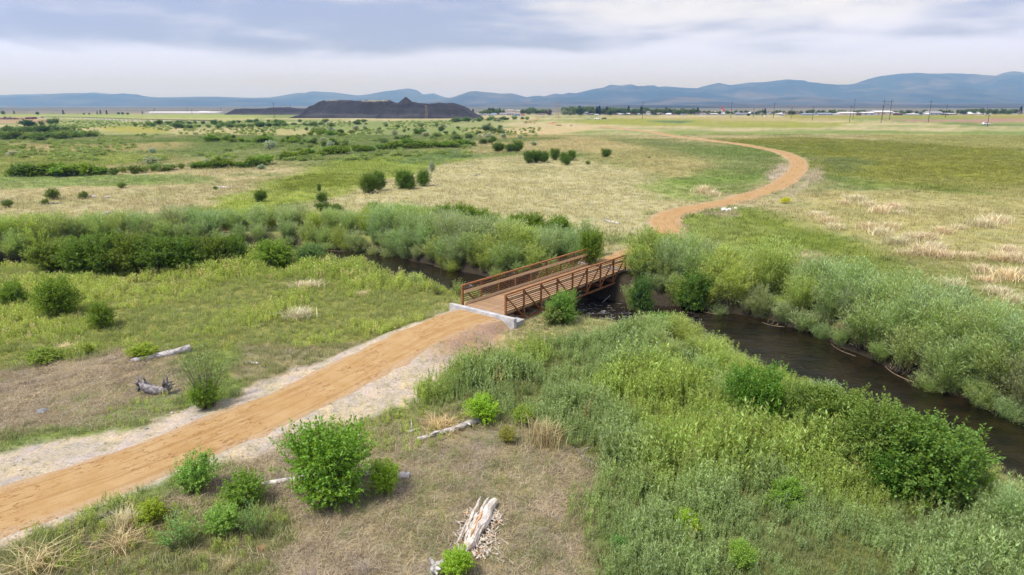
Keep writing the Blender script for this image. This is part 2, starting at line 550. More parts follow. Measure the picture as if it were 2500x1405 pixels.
# (outline of the patch as seen from the survey point, colour, softness, strength)
PATCH = [
    ([(-1000, 640), (0, 640), (800, 625), (1000, 670), (1150, 700), (1110, 750), (950, 830), (800, 850), (560, 860), (300, 850), (0, 900), (-1000, 920)], G(156, 158, 86), 1.0, 0.95),
    ([(1000, 1000), (1085, 935), (1200, 885), (1300, 850), (1400, 822), (1500, 816), (1600, 830), (1700, 852), (1820, 880), (1990, 930), (2200, 1015), (2350, 1150), (2500, 1230), (3500, 1300), (3500, 2300), (1500, 2300), (1440, 1300), (1480, 1180), (1410, 1090), (1290, 1040), (1120, 1000)], G(120, 125, 75), 0.8, 0.95),
    ([(-1000, 925), (0, 905), (300, 855), (430, 870), (480, 960), (420, 1010), (300, 1035), (0, 1065), (-1000, 1100)], THATCH, 0.7, 0.9),
    ([(200, 1040), (300, 990), (440, 960), (540, 960), (430, 1015), (330, 1035)], G(130, 160, 70), 0.4, 0.8),
    ([(600, 845), (900, 838), (960, 810), (900, 860), (700, 930), (590, 960), (580, 890)], G(172, 154, 124), 0.5, 0.8),
    ([(380, 1230), (560, 1130), (700, 1080), (950, 1020), (1130, 1010), (1300, 1050), (1410, 1095), (1475, 1180), (1430, 1300), (1450, 2300), (-1000, 2300), (0, 1330)], THATCH, 0.6, 0.92),
    ([(0, 1330), (250, 1240), (420, 1230), (640, 1230), (700, 1300), (640, 1420), (0, 1450)], G(136, 138, 84), 0.6, 0.7),
    ([(800, 1020), (1000, 1000), (1130, 1010), (1150, 1040), (990, 1090), (900, 1090)], G(140, 148, 84), 0.5, 0.7),
    # beyond the creek
    ([(760, 500), (1000, 440), (1100, 400), (1250, 385), (1420, 390), (1560, 420), (1680, 470), (1620, 520), (1570, 575), (1350, 570), (1000, 535), (740, 540)], G(208, 199, 150), 2.5, 0.9),
    ([(1400, 330), (1560, 350), (1750, 390), (1800, 430), (1650, 440), (1500, 400), (1350, 370), (1200, 345), (1280, 320)], G(206, 190, 136), 5, 0.7),
    ([(-1100, 480), (300, 452), (600, 432), (640, 468), (450, 505), (200, 535), (-1100, 560)], STRAW, 2.5, 0.8),
    ([(430, 535), (520, 500), (650, 445), (800, 400), (1000, 380), (1110, 365), (1130, 395), (960, 432), (850, 475), (620, 522)], G(168, 182, 78), 2.5, 0.9),
    ([(660, 440), (760, 425), (900, 425), (880, 450), (700, 462)], G(138, 150, 52), 2.0, 0.85),
    ([(980, 385), (1120, 370), (1150, 385), (1020, 402), (960, 410)], G(120, 146, 92), 3.0, 0.7),
    ([(-1100, 425), (100, 430), (480, 425), (520, 445), (300, 455), (-1100, 485)], G(150, 172, 92), 3, 0.8),
    ([(-1100, 385), (200, 378), (420, 380), (330, 405), (0, 430), (-1100, 430)], G(158, 170, 74), 4, 0.8),
    ([(-1100, 358), (250, 356), (450, 350), (480, 368), (100, 376), (-1100, 384)], G(208, 192, 138), 5, 0.8),
    ([(500, 375), (680, 362), (700, 372), (560, 382)], G(205, 190, 140), 4, 0.7),
    ([(420, 392), (600, 385), (700, 380), (690, 395), (450, 410)], G(202, 186, 134), 4, 0.6),
    ([(520, 345), (640, 318), (800, 300), (1000, 293), (1250, 293), (1200, 320), (1150, 345), (1000, 372), (760, 385), (600, 392), (480, 385)], G(144, 160, 92), 9, 0.75),
    ([(230, 312), (330, 307), (440, 313), (400, 324), (240, 320)], G(172, 170, 62), 8, 0.85),
    ([(-1100, 281), (640, 281), (640, 290), (-1100, 288)], G(168, 182, 98), 12, 0.9),
    ([(-1100, 288), (640, 289), (600, 294), (-1100, 291)], G(196, 190, 130), 10, 0.8),
    ([(-1100, 287), (60, 287), (150, 296), (80, 302), (-1100, 306)], G(200, 164, 132), 6, 0.8),
    ([(450, 318), (760, 316), (900, 325), (700, 332), (430, 330)], G(196, 186, 128), 6, 0.8),
    ([(1130, 318), (1300, 312), (1420, 308), (1480, 318), (1300, 330), (1150, 325)], G(216, 194, 146), 7, 0.9),
    ([(1240, 345), (1400, 350), (1500, 375), (1300, 380), (1150, 375)], G(204, 190, 138), 5, 0.7),
    ([(1160, 345), (1250, 338), (1370, 335), (1350, 342), (1230, 350)], G(140, 156, 86), 5, 0.8),
    ([(1500, 340), (1620, 345), (1780, 375), (1860, 395), (1800, 415), (1700, 390), (1560, 365)], G(146, 160, 92), 9, 0.75),
    ([(1670, 425), (1750, 415), (1860, 430), (1800, 460), (1720, 470), (1680, 455)], G(138, 160, 78), 4, 0.8),
    ([(1570, 455), (1650, 440), (1720, 460), (1700, 490), (1620, 490)], G(150, 172, 80), 2.5, 0.7),
    ([(1780, 342), (1900, 334), (2100, 342), (2500, 366), (3600, 380), (3600, 480), (2500, 470), (2300, 462), (2150, 446), (2010, 425), (1985, 388), (1900, 366)], G(152, 154, 62), 12, 0.85),
    ([(1985, 395), (2060, 385), (2130, 395), (2100, 425), (2020, 430)], G(128, 142, 84), 3, 0.7),
    ([(1330, 300), (1480, 290), (1700, 291), (2100, 300), (2000, 312), (1560, 308)], G(160, 166, 66), 8, 0.85),
    ([(1600, 296), (1670, 295), (1680, 301), (1610, 300)], G(92, 128, 84), 7, 0.9),
    ([(1500, 284), (2000, 286), (2100, 294), (1900, 297), (1480, 289)], G(194, 178, 122), 9, 0.8),
    ([(1870, 281), (2160, 282), (3600, 279), (3600, 287), (2160, 290), (1950, 291)], G(162, 160, 62), 10, 0.9),
    ([(2130, 293), (2250, 291), (3600, 287), (3600, 300), (2400, 300), (2250, 299)], G(184, 148, 126), 8, 0.95),
    ([(2250, 301), (2450, 304), (3500, 305), (3500, 311), (2400, 309)], G(104, 130, 64), 6, 0.8),
    ([(2080, 330), (2300, 328), (3500, 345), (3500, 375), (2400, 365), (2150, 345)], G(188, 182, 112), 6, 0.7),
    ([(1665, 560), (1690, 528), (1760, 512), (1860, 505), (2000, 555), (2200, 640), (2420, 730), (3500, 860), (3500, 960), (2350, 800), (2150, 680), (1980, 605), (1900, 600), (1690, 606)], G(142, 158, 64), 1.6, 0.9),
    ([(1690, 535), (1790, 528), (1850, 575), (1800, 600), (1700, 595)], G(160, 170, 92), 1.2, 0.6),
    ([(2000, 475), (2200, 462), (2400, 480), (3500, 520), (3500, 850), (2450, 720), (2300, 670), (2100, 590), (1960, 520)], G(198, 188, 128), 3.5, 0.8),
    ([(1870, 425), (1915, 398), (1925, 430), (1890, 448)], G(214, 196, 172), 1.0, 0.9),
    ([(1975, 420), (2010, 405), (2005, 440), (1930, 480), (1880, 490), (1900, 475), (1955, 445)], G(206, 190, 162), 1.0, 0.9),
    ([(1720, 520), (1790, 512), (1800, 528), (1750, 535)], G(190, 172, 146), 0.6, 0.7),
]
PATCH = [(lv(p), c, s, k) for p, c, s, k in PATCH]
P_STRIP, P_CORNER, P_RISE = PATCH[3][0], PATCH[6][0], PATCH[7][0]


def ground_color(x, y):
    x = np.asarray(x, float)
    y = np.asarray(y, float)
    sc = 1 + np.maximum(0, y - 60) / 40.0
    a = fbm(x, y, 7.0, 11, 4) * 0.5 + fbm(x, y, 34.0, 12, 4) * 0.5
    a = np.where(y > 140, 0.4 * a + 0.6 * fbm(x * 0.5, y, 60.0, 13, 4), a)
    t = sstep(0.36, 0.62, a)[..., None]
    c = GREEN * (1 - t) + STRAW * t
    c = c * (0.85 + 0.3 * fbm(x, y, 2.0, 14, 2))[..., None]
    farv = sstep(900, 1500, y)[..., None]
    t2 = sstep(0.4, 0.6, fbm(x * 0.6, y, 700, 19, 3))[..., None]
    c = c * (1 - farv) + (G(112, 118, 100) * (1 - t2) + G(146, 140, 126) * t2) * farv  # haze over the distant dry grass put into its greyer, bluer colour
    for i, (poly, col, soft, k) in enumerate(PATCH):
        P = np.array(poly)
        m = (x > P[:, 0].min() - 4 * soft) & (x < P[:, 0].max() + 4 * soft) & (y > P[:, 1].min() - 4 * soft) & (y < P[:, 1].max() + 4 * soft)
        if not m.any():
            continue
        xs, ys = x[m], y[m]
        d = poly_sd(xs, ys, poly) + (fbm(xs, ys, 3.2 * soft, 50 + i, 4) - 0.5) * soft * 3.6
        wgt = (sstep(soft, -soft, d) * k)[..., None]
        wgt = wgt * (0.72 + 0.56 * fbm(xs, ys, 1.6 * soft + 1.0, 90 + i, 3))[..., None]
        wgt = np.clip(wgt, 0, 1)
        c[m] = c[m] * (1 - wgt) + np.asarray(col) * wgt
    # gravel verges of the trail
    dn, an, sn = dist_poly(x, y, TR_NEAR)
    w_nw = np.interp(an, (0, 4, 8, 13, 18, 22, 28, 36), (0.3, 0.4, 1.0, 1.9, 1.7, 2.2, 4.0, 4.6))
    w_se = np.interp(an, (0, 5, 9, 13, 17, 20, 24, 32), (1.6, 2.2, 2.4, 2.4, 1.7, 1.0, 0.6, 0.5))
    wide = np.where(sn < 0, w_se, w_nw) * (0.65 + 0.7 * fbm(x, y, 5.0, 21, 3))
    gv = sstep(TR_HALF + wide + 0.45, TR_HALF + wide - 0.45, dn + (fbm(x, y, 1.4, 22, 4) - 0.5) * 2.2)[..., None]
    gv = gv * (0.86 + 0.14 * sstep(0.42, 0.5, fbm(x, y, 0.8, 23, 3)))[..., None]
    gcol = GRAVEL * (0.9 + 0.2 * vnoise(x, y, 0.25, 24))[..., None]
    brown = ((1 - sstep(5, 9, an)) * (sn < 0))[..., None] * 0.8
    gcol = gcol * (1 - brown) + G(182, 146, 112) * brown
    c = c * (1 - gv) + gcol * gv
    df, af, _ = dist_poly(x, y, TR_FAR)
    gf = (sstep(TR_HALF + 0.9, TR_HALF + 0.2, df + (fbm(x, y, 2.0, 25, 3) - 0.5) * 1.0) * sstep(0.45, 0.6, fbm(x, y, 6, 26, 2)) * 0.7)[..., None]
    c = c * (1 - gf) + G(190, 172, 140) * gf
    # wet bank and bed, darkened further for shade under the overhanging willows
    dc, _, _ = dist_poly(x, y, CREEK)
    wb = sstep(CR_HALF + 1.5, CR_HALF + 0.3, dc)[..., None]
    c = c * (1 - wb) + np.array((0.040, 0.033, 0.023)) * wb
    c = c * (0.92 + 0.16 * vnoise(x, y, 0.35, 27))[..., None]
    return np.clip(c, 0.004, 0.8), gv[..., 0]


# ------------------------------------------------------------------ ground sheet
def build_ground():
    ys = list(np.arange(-60, 10, 4.0))
    y = 10.0
    while y < 1800:
        ys.append(y)
        y += max(0.2, y * y / (683 * 13.7) * 1.35)
    while y < 34000:
        ys.append(y)
        y *= 1.16
    ys = np.array(ys)
    ts = np.linspace(-1.3, 1.3, 620)
    ww = np.sqrt((ys + 10) ** 2 + 30 ** 2)
    X = ts[None, :] * ww[:, None]
    Y = np.repeat(ys[:, None], len(ts), 1)
    Z = zg(X, Y)
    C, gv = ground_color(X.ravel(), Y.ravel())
    nr, nc = X.shape
    idx = np.arange(nr * nc).reshape(nr, nc)
    F = np.stack([idx[:-1, :-1], idx[:-1, 1:], idx[1:, 1:], idx[1:, :-1]], -1).reshape(-1, 4)
    m, N = mat('ground')
    col = N.n('ShaderNodeVertexColor', layer_name='col').outputs[0]
    pos = N.n('ShaderNodeNewGeometry').outputs['Position']
    d = N.noise(pos, 9.0, 8, 0.7)
    d2 = N.noise(pos, 0.9, 6, 0.65)
    str_ = N.noise(N.scale(pos, (3.0, 0.55, 1)), 0.8, 5, 0.65)
    c = N.mix(1.0, col, N.n('ShaderNodeCombineColor', {0: N.ramp(d, 0.28, 0.72, 0.66, 1.25), 1: N.ramp(d, 0.28, 0.72, 0.68, 1.22), 2: N.ramp(d, 0.28, 0.72, 0.66, 1.22)}).outputs[0], 'MULTIPLY')
    c = N.mix(1.0, c, N.n('ShaderNodeCombineColor', {0: N.ramp(d2, 0.3, 0.7, 0.84, 1.14), 1: N.ramp(d2, 0.3, 0.7, 0.88, 1.1), 2: N.ramp(str_, 0.3, 0.7, 0.86, 1.12)}).outputs[0], 'MULTIPLY')
    bmp = N.n('ShaderNodeBump', {'Height': d, 'Strength': 0.5, 'Distance': 0.06})
    finish(N, N.n('ShaderNodeBsdfPrincipled', {'Base Color': c, 'Roughness': 0.95, 'Specular IOR Level': 0.1, 'Normal': bmp.outputs[0]}).outputs[0])
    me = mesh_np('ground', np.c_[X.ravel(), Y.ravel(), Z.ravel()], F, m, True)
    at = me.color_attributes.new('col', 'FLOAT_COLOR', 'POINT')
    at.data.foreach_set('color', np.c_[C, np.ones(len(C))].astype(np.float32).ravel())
    obj('ground', me, kind='structure')


build_ground()


# ------------------------------------------------------------------ trail
def trail_mat():
    m, N = mat('trail_dirt')
    pos = N.n('ShaderNodeNewGeometry').outputs['Position']
    uv = N.n('ShaderNodeUVMap', uv_map='UVMap').outputs[0]
    su = N.n('ShaderNodeSeparateXYZ', {0: uv})
    n = N.noise(pos, 1.2, 6, 0.6)
    f = N.noise(pos, 14.0, 6, 0.7)
    tr = N.noise(N.scale(uv, (3.2, 0.16, 1)), 1.0, 5, 0.62, 0.5)
    c = N.mix(N.ramp(n, 0.3, 0.7), alb(208, 168, 110, 2.05), alb(224, 190, 138, 2.05))
    c = N.mix(N.m('MULTIPLY', N.ramp(tr, 0.46, 0.66), 0.55), c, alb(172, 124, 72, 2.1))
    eu = N.m('ABSOLUTE', su.outputs[0])
    edge = N.m('MULTIPLY', N.ramp(N.m('ADD', eu, N.m('MULTIPLY', N.noise(pos, 1.6, 5, 0.7), 0.9)), 1.75, 2.15), 0.85)
    c = N.mix(edge, c, N.mix(N.ramp(f, 0.4, 0.6), alb(196, 164, 126), alb(214, 190, 160)))
    rut = N.m('MULTIPLY', N.ramp(N.m('ABSOLUTE', N.m('SUBTRACT', eu, 0.72)), 0.30, 0.05), N.ramp(N.noise(N.scale(uv, (0.4, 0.25, 1)), 1.0, 4, 0.6), 0.35, 0.6))
    c = N.mix(N.m('MULTIPLY', rut, 0.35), c, alb(232, 190, 132, 2.25))
    ch = N.noise(N.scale(uv, (2.4, 1.1, 1)), 2.2, 6, 0.75, 0.8)
    patchy = N.m('MULTIPLY', N.ramp(ch, 0.52, 0.62), N.ramp(N.noise(uv, 0.35, 3), 0.42, 0.55))
    c = N.mix(N.m('MULTIPLY', patchy, 0.9), c, alb(158, 108, 60, 2.25))
    c = N.mix(N.m('MULTIPLY', N.ramp(f, 0.3, 0.75), 0.35), c, alb(228, 186, 130))
    b = N.n('ShaderNodeBump', {'Height': N.m('ADD', f, N.m('MULTIPLY', ch, 0.6)), 'Strength': 0.4, 'Distance': 0.05})
    finish(N, N.n('ShaderNodeBsdfPrincipled', {'Base Color': c, 'Roughness': 0.95, 'Specular IOR Level': 0.1, 'Normal': b.outputs[0]}).outputs[0])
    return m


M_TRAIL = trail_mat()


def ribbon(name, line, half, step, lift, seed):
    n = max(4, int(np.sum(np.linalg.norm(np.diff(line, axis=0), axis=1)) / step))
    P = resample(np.asarray(line), n)
    T = np.gradient(P, axis=0)
    T /= np.linalg.norm(T, axis=1)[:, None]
    Nn = np.c_[T[:, 1], -T[:, 0]]
    ac = np.arange(n) * step
    cs = np.array([-1.0, -0.93, -0.8, -0.55, -0.28, 0, 0.28, 0.55, 0.8, 0.93, 1.0])
    wl = half * (1 + (fbm(ac, ac * 0, 3.0, seed, 4) - 0.5) * 0.30 + (fbm(ac, ac * 0, 0.9, seed + 3, 2) - 0.5) * 0.22)
    wr = half * (1 + (fbm(ac, ac * 0, 3.0, seed + 9, 4) - 0.5) * 0.30 + (fbm(ac, ac * 0, 0.9, seed + 5, 2) - 0.5) * 0.22)
    V, UV = [], []
    for j, c in enumerate(cs):
        off = np.where(c < 0, c * wl, c * wr)
        xy = P + Nn * off[:, None]
        z = zg(xy[:, 0], xy[:, 1])
        far_ = np.clip(xy[:, 1] - 110, 0, 400) * 0.0010
        z = z + (lift + far_ if abs(c) < 0.9 else (lift * 0.5 + far_ if abs(c) < 0.97 else -0.04))
        V.append(np.c_[xy, z])
        UV.append(np.c_[off, ac])
    V = np.stack(V, 1).reshape(-1, 3)
    UV = np.stack(UV, 1).reshape(-1, 2)
    k = len(cs)
    idx = np.arange(n * k).reshape(n, k)
    F = np.stack([idx[:-1, :-1], idx[1:, :-1], idx[1:, 1:], idx[:-1, 1:]], -1).reshape(-1, 4)
    me = mesh_np(name, V, F[:, ::-1], M_TRAIL, True)
    l = me.uv_layers.new(name='UVMap')
    l.data.foreach_set('uv', UV[F[:, ::-1].ravel()].astype(np.float32).ravel())
    return obj(name, me, kind='structure')


ribbon('trail', TR_NEAR, TR_HALF + 0.1, 0.4, 0.05, 7)
ribbon('trail', TR_FAR, TR_HALF + 0.4, 0.6, 0.09, 31)
ribbon('trail', smooth_line(lv([(1364, 307.5), (1346, 304.5), (1343, 302), (1352, 299)]), 3), 1.9, 3.0, 0.05, 37)
ribbon('trail', smooth_line(lv([(1284, 301), (1296, 298), (1307, 294), (1312, 291)]), 3), 1.6, 3.0, 0.05, 39)


# ------------------------------------------------------------------ creek
def build_water():
    m, N = mat('creek_water')
    pos = N.n('ShaderNodeNewGeometry').outputs['Position']
    rip = N.noise(N.scale(pos, (1.5, 2.6, 1)), 1.0, 6, 0.62, 0.9)
    rip2 = N.noise(pos, 5.0, 4, 0.6, 0.4)
    swell = N.noise(N.scale(pos, (0.5, 0.9, 1)), 1.0, 3, 0.5, 1.2)
    hgt = N.m('ADD', N.m('ADD', rip, N.m('MULTIPLY', rip2, 0.4)), N.m('MULTIPLY', swell, 1.6))
    bed = N.mix(N.ramp(N.noise(pos, 0.55, 5, 0.6), 0.35, 0.65), (0.005, 0.004, 0.003), (0.017, 0.012, 0.006))
    at = N.n('ShaderNodeAttribute', attribute_name='riffle').outputs['Fac']
    foam = N.m('MULTIPLY', N.ramp(N.noise(N.scale(pos, (1.0, 2.2, 1)), 1.7, 7, 0.75, 0.5), 0.55, 0.66), at, clamp=True)
    c = N.mix(foam, bed, (0.62, 0.64, 0.66))
    b = N.n('ShaderNodeBump', {'Height': hgt, 'Strength': N.m('ADD', 0.40, N.m('MULTIPLY', at, 0.6)), 'Distance': 0.3})
    finish(N, N.n('ShaderNodeBsdfPrincipled', {'Base Color': c, 'Roughness': N.m('ADD', 0.07, N.m('MULTIPLY', foam, 0.5)), 'IOR': 1.33, 'Normal': b.outputs[0]}).outputs[0])
    P = resample(CREEK, 240)
    T = np.gradient(P, axis=0)
    T /= np.linalg.norm(T, axis=1)[:, None]
    Nn = np.c_[T[:, 1], -T[:, 0]]
    cs = np.linspace(-6.3, 6.3, 15)
    V = np.stack([np.c_[P + Nn * c, np.full(len(P), WATER)] for c in cs], 1)
    idx = np.arange(V.shape[0] * V.shape[1]).reshape(V.shape[:2])
    F = np.stack([idx[:-1, :-1], idx[:-1, 1:], idx[1:, 1:], idx[1:, :-1]], -1).reshape(-1, 4)
    V = V.reshape(-1, 3)
    me = mesh_np('creek_water', V, F[:, ::-1], m, True)
    rf = np.zeros(len(V))
    for (cx_, cy_), r in (((6.2, 50.2), 2.0), ((9.5, 49.3), 1.7), ((7.5, 48.0), 1.2), ((12.5, 47.6), 1.3), ((-4, 56.5), 1.2)):
        rf = np.maximum(rf, np.exp(-((V[:, 0] - cx_) ** 2 + (V[:, 1] - cy_) ** 2) / r ** 2))
    a = me.attributes.new('riffle', 'FLOAT', 'POINT')
    a.data.foreach_set('value', rf.astype(np.float32))
    obj('water', me, kind='structure')


build_water()


# ------------------------------------------------------------------ mountains
def mountain_mat(name, dark, light, sc, thr=(0.42, 0.6)):
    m, N = mat(name)
    pos = N.n('ShaderNodeNewGeometry').outputs['Position']
    n = N.noise(N.scale(pos, (1, 1, 2.5)), sc, 6, 0.65, 0.3)
    c = N.mix(N.ramp(n, *thr), dark, light)
    finish(N, N.n('ShaderNodeBsdfPrincipled', {'Base Color': c, 'Roughness': 1.0, 'Specular IOR Level': 0.0}).outputs[0])
    return m


def mountain(name, D, prof, front, back, seed, m, spur=0.6, step=35):
    """range whose crest, at distance D, follows the heights the profile gives"""
    U = np.array([p[0] for p in prof], float)
    Vv = np.array([p[1] for p in prof], float)
    xs = (U - CX) / FOC * D
    hs = (HOR - Vv) / FOC * D * 1.02 + CAM_H
    X = np.arange(xs[0], xs[-1], step)
    H = np.interp(X, xs, hs)
    Tt = np.r_[np.linspace(-1, 0, 34), np.linspace(0, 1, 10)[1:]]
    VX, VY, VZ = [], [], []
    for t in Tt:
        y = D + (front * t if t < 0 else back * t)
        s = 1 - abs(t)
        rid = 1 - np.abs(2 * fbm(X, X * 0 + y * 0.55, front * 0.34, seed, 5) - 1) * 2
        prof_t = s ** 1.25 if t < 0 else s
        amp = spur * (1 - s) * s * 3.2
        z = H * np.clip(prof_t + amp * (rid - 0.45) * (abs(t) > 0.02), 0, 0.985 if abs(t) > 0.02 else 1)
        z = np.where(abs(t) > 0.99, -8, z)
        if t == 0:
            z = H * (1 + (fbm(X, X * 0, 500, seed + 3, 4) - 0.5) * 0.05)
        VX.append(X)
        VY.append(np.full_like(X, y))
        VZ.append(z)
    V = np.stack([np.array(VX), np.array(VY), np.array(VZ)], -1)
    nr, nc = V.shape[:2]
    idx = np.arange(nr * nc).reshape(nr, nc)
    F = np.stack([idx[:-1, :-1], idx[:-1, 1:], idx[1:, 1:], idx[1:, :-1]], -1).reshape(-1, 4)
    obj(name, mesh_np(name, V.reshape(-1, 3), F, m, True), kind='structure')


M_MT1 = mountain_mat('forested_mountain', (0.018, 0.030, 0.026), (0.06, 0.065, 0.05), 0.0016)
M_MT2 = mountain_mat('dry_foothill', (0.03, 0.04, 0.034), (0.095, 0.09, 0.075), 0.0016, (0.4, 0.62))
M_MT3 = mountain_mat('right_mountain', (0.018, 0.030, 0.026), (0.085, 0.08, 0.068), 0.0014, (0.47, 0.66))
mountain('mountain', 16000, [(-1100, 242), (-700, 236), (-300, 238), (0, 237), (100, 234), (150, 232), (200, 234), (270, 229), (330, 236), (420, 240), (520, 238), (560, 238), (640, 241), (690, 240), (740, 235), (780, 227), (830, 229), (880, 235), (900, 235),
                              (950, 227), (1008, 220), (1025, 223), (1042, 234), (1066, 231), (1090, 239), (1120, 243), (1200, 244), (1400, 247)], 3800, 3000, 3, M_MT1)
mountain('mountain', 13000, [(-1000, 244), (-500, 240), (-100, 242), (0, 240), (60, 239), (140, 238), (200, 233), (240, 230), (270, 232), (300, 234), (335, 231), (380, 238), (430, 241), (480, 243), (530, 241), (560, 239), (610, 242), (660, 242), (720, 246), (800, 250), (900, 252), (1050, 254)], 3400, 2500, 8, M_MT1)
mountain('mountain', 12000, [(1000, 254), (1080, 244), (1110, 240), (1150, 227), (1165, 226), (1205, 230), (1225, 232), (1250, 231), (1270, 236), (1290, 241), (1320, 246), (1380, 252), (1450, 255)], 2600, 2000, 12, M_MT2)
mountain('mountain', 13500, [(1200, 252), (1270, 243), (1298, 237), (1315, 236), (1325, 238), (1350, 231), (1368, 233), (1384, 229), (1398, 231), (1440, 221), (1465, 218), (1478, 212), (1505, 214), (1530, 211), (1545, 217), (1568, 213), (1590, 217), (1610, 216), (1650, 219), (1690, 220),
                              (1715, 212), (1735, 208), (1760, 213), (1800, 208), (1850, 205), (1895, 200), (1915, 205), (1945, 208), (1970, 213), (1985, 211), (2030, 212), (2065, 207), (2082, 199), (2110, 193), (2150, 189), (2200, 186), (2300, 188), (2340, 191), (2372, 200), (2400, 190), (2600, 186), (2900, 200), (3300, 220), (3700, 235)], 4200, 3500, 21, M_MT3)
mountain('mountain', 14500, [(2200, 215), (2330, 205), (2368, 199), (2395, 187), (2420, 183), (2450, 185), (2470, 188), (2490, 184), (2540, 180), (2700, 190), (3000, 200), (3400, 215)], 3800, 3000, 25, M_MT1)
mountain('mountain', 10500, [(1850, 252), (1960, 246), (2060, 240), (2130, 230), (2200, 222), (2260, 215), (2300, 216), (2340, 221), (2370, 231), (2420, 228), (2470, 226), (2560, 228), (2800, 236), (3200, 246)], 2400, 1800, 29, M_MT1)
mountain('hills', 8500, [(1100, 257), (1200, 252), (1290, 251), (1360, 248), (1410, 246), (1460, 248), (1500, 252), (1560, 249), (1590, 243), (1640, 239), (1690, 240), (1720, 246), (1800, 248), (1850, 243), (1930, 238), (1975, 240), (2020, 247), (2100, 250), (2200, 252), (2400, 254), (2800, 256)], 1700, 1500, 33, M_MT2, 0.3, 40)
mountain('hills', 5200, [(1420, 261), (1500, 257), (1650, 258), (1800, 256), (2000, 257), (2200, 256), (2400, 254), (2600, 252), (3000, 250)], 1500, 1000, 39, M_MT2, 0.15, 40)

# ------------------------------------------------------------------ haze
hm = bpy.data.materials.new('haze')
hN = NT(nt_of(hm))
hv = hN.n('ShaderNodeVolumePrincipled', {'Color': (0.22, 0.44, 1.0, 1), 'Absorption Color': (1, 1, 1, 1), 'Density': 1.3e-4, 'Anisotropy': 0.3})
hN.n('ShaderNodeOutputMaterial', {'Volume': hv.outputs[0]})
hz = Geo().box((0, 8500, 349), (60000, 26000, 706)).obj('haze', hm, kind='stuff')

# ------------------------------------------------------------------ slag heaps
def slag_mat():
    m, N = mat('slag')
    pos = N.n('ShaderNodeTexCoord').outputs['Object']
    s = N.n('ShaderNodeSeparateXYZ', {0: pos})
    gul = N.noise(N.scale(pos, (1, 0.3, 0.15)), 0.16, 6, 0.65, 0.3)
    n = N.noise(pos, 0.05, 5, 0.6)
    c = N.mix(N.ramp(gul, 0.35, 0.7), (0.005, 0.0055, 0.007), (0.014, 0.0145, 0.018))
    c = N.mix(N.m('MULTIPLY', N.ramp(n, 0.5, 0.7), 0.5), c, (0.026, 0.026, 0.029))
    cap = N.n('ShaderNodeVertexColor', layer_name='cap').outputs[0]
    capc = N.n('ShaderNodeSeparateColor', {0: cap})
    c = N.mix(N.m('MULTIPLY', capc.outputs[1], 0.85), c, (0.007, 0.007, 0.009))
    c = N.mix(N.m('MULTIPLY', capc.outputs[2], 0.7), c, (0.040, 0.039, 0.042))
    c = N.mix(capc.outputs[0], c, (0.20, 0.18, 0.11))
    b = N.n('ShaderNodeBump', {'Height': N.m('ADD', gul, N.noise(pos, 0.5, 5, 0.7)), 'Strength': 0.8, 'Distance': 1.2})
    finish(N, N.n('ShaderNodeBsdfPrincipled', {'Base Color': c, 'Roughness': 0.85, 'Normal': b.outputs[0]}).outputs[0])
    return m


M_SLAG = slag_mat()


def heap(label, u0, u1, vb, prof, depth, slope, seed, cap=None, terrace=None):
    x0, y0, _ = gp(u0, vb)
    x1, _, _ = gp(u1, vb)
    dpt = depth_of(0, y0, 0)
    px = [(u - CX) / FOC * dpt for u, _ in prof]
    ph = [(vb - v) / FOC * dpt for _, v in prof]
    xs = np.linspace(min(px), max(px), 150)
    ys = np.linspace(0, depth, 70)
    X, Y = np.meshgrid(xs, ys)
    H = np.interp(X, px, ph)
    fr = Y + (fbm(X, Y, 22, seed, 4) - 0.5) * 14
    face = np.maximum(0, fr) * slope * (0.88 + 0.24 * fbm(X, Y * 0.4, 13, seed + 1, 4))
    if terrace:
        tz = terrace * (0.8 + 0.4 * fbm(X, X * 0, 40, seed + 5, 3))
        face = np.where(face > tz, tz + np.maximum(0, (fr - tz / slope - 9)) * slope * (0.85 + 0.3 * fbm(X, Y * 0.4, 15, seed + 2, 4)), face)
    back = (depth - Y) * slope
    Z = np.minimum(np.minimum(H * (0.86 + 0.24 * fbm(X, Y, 13, seed + 3, 4)), face), back)
    Z = np.maximum(Z, 0) + (fbm(X, Y, 5, seed + 7, 3) - 0.5) * 0.9 * (Z > 0.5)
    Z[0, :] = -1.5
    Z[-1, :] = -1.5
    Z[:, 0] = -1.5
    Z[:, -1] = -1.5
    nr, nc = X.shape
    idx = np.arange(nr * nc).reshape(nr, nc)
    F = np.stack([idx[:-1, :-1], idx[:-1, 1:], idx[1:, 1:], idx[1:, :-1]], -1).reshape(-1, 4)
    me = mesh_np('slag_heap', np.c_[X.ravel(), Y.ravel(), Z.ravel()], F, M_SLAG, True)
    a = me.color_attributes.new('cap', 'FLOAT_COLOR', 'POINT')
    cp = np.zeros(X.shape)
    if cap:
        a0, a1 = [(u - CX) / FOC * dpt for u in cap]
        cp = sstep(0.93, 0.97, Z / (H + 0.01)) * ((X > a0) & (X < a1)) * sstep(0.38, 0.5, fbm(X, Y, 18, seed + 9, 3))
    q = cp.ravel()
    rim = (sstep(0.62, 0.74, Z / (H + 0.01) + (fbm(X, Y, 16, seed + 21, 4) - 0.5) * 0.7) * (1 - cp)).ravel()
    bench = (sstep(0.30, 0.22, Z / (H + 0.01) + (fbm(X, Y, 20, seed + 23, 4) - 0.5) * 0.3) * (Z > 0)).ravel()
    a.data.foreach_set('color', np.c_[q, rim, bench, np.ones(len(q))].astype(np.float32).ravel())
    return obj('slag_heap', me, None, (0, y0, PLAIN), label=label, category='slag heap', group='black slag heaps on the plain')


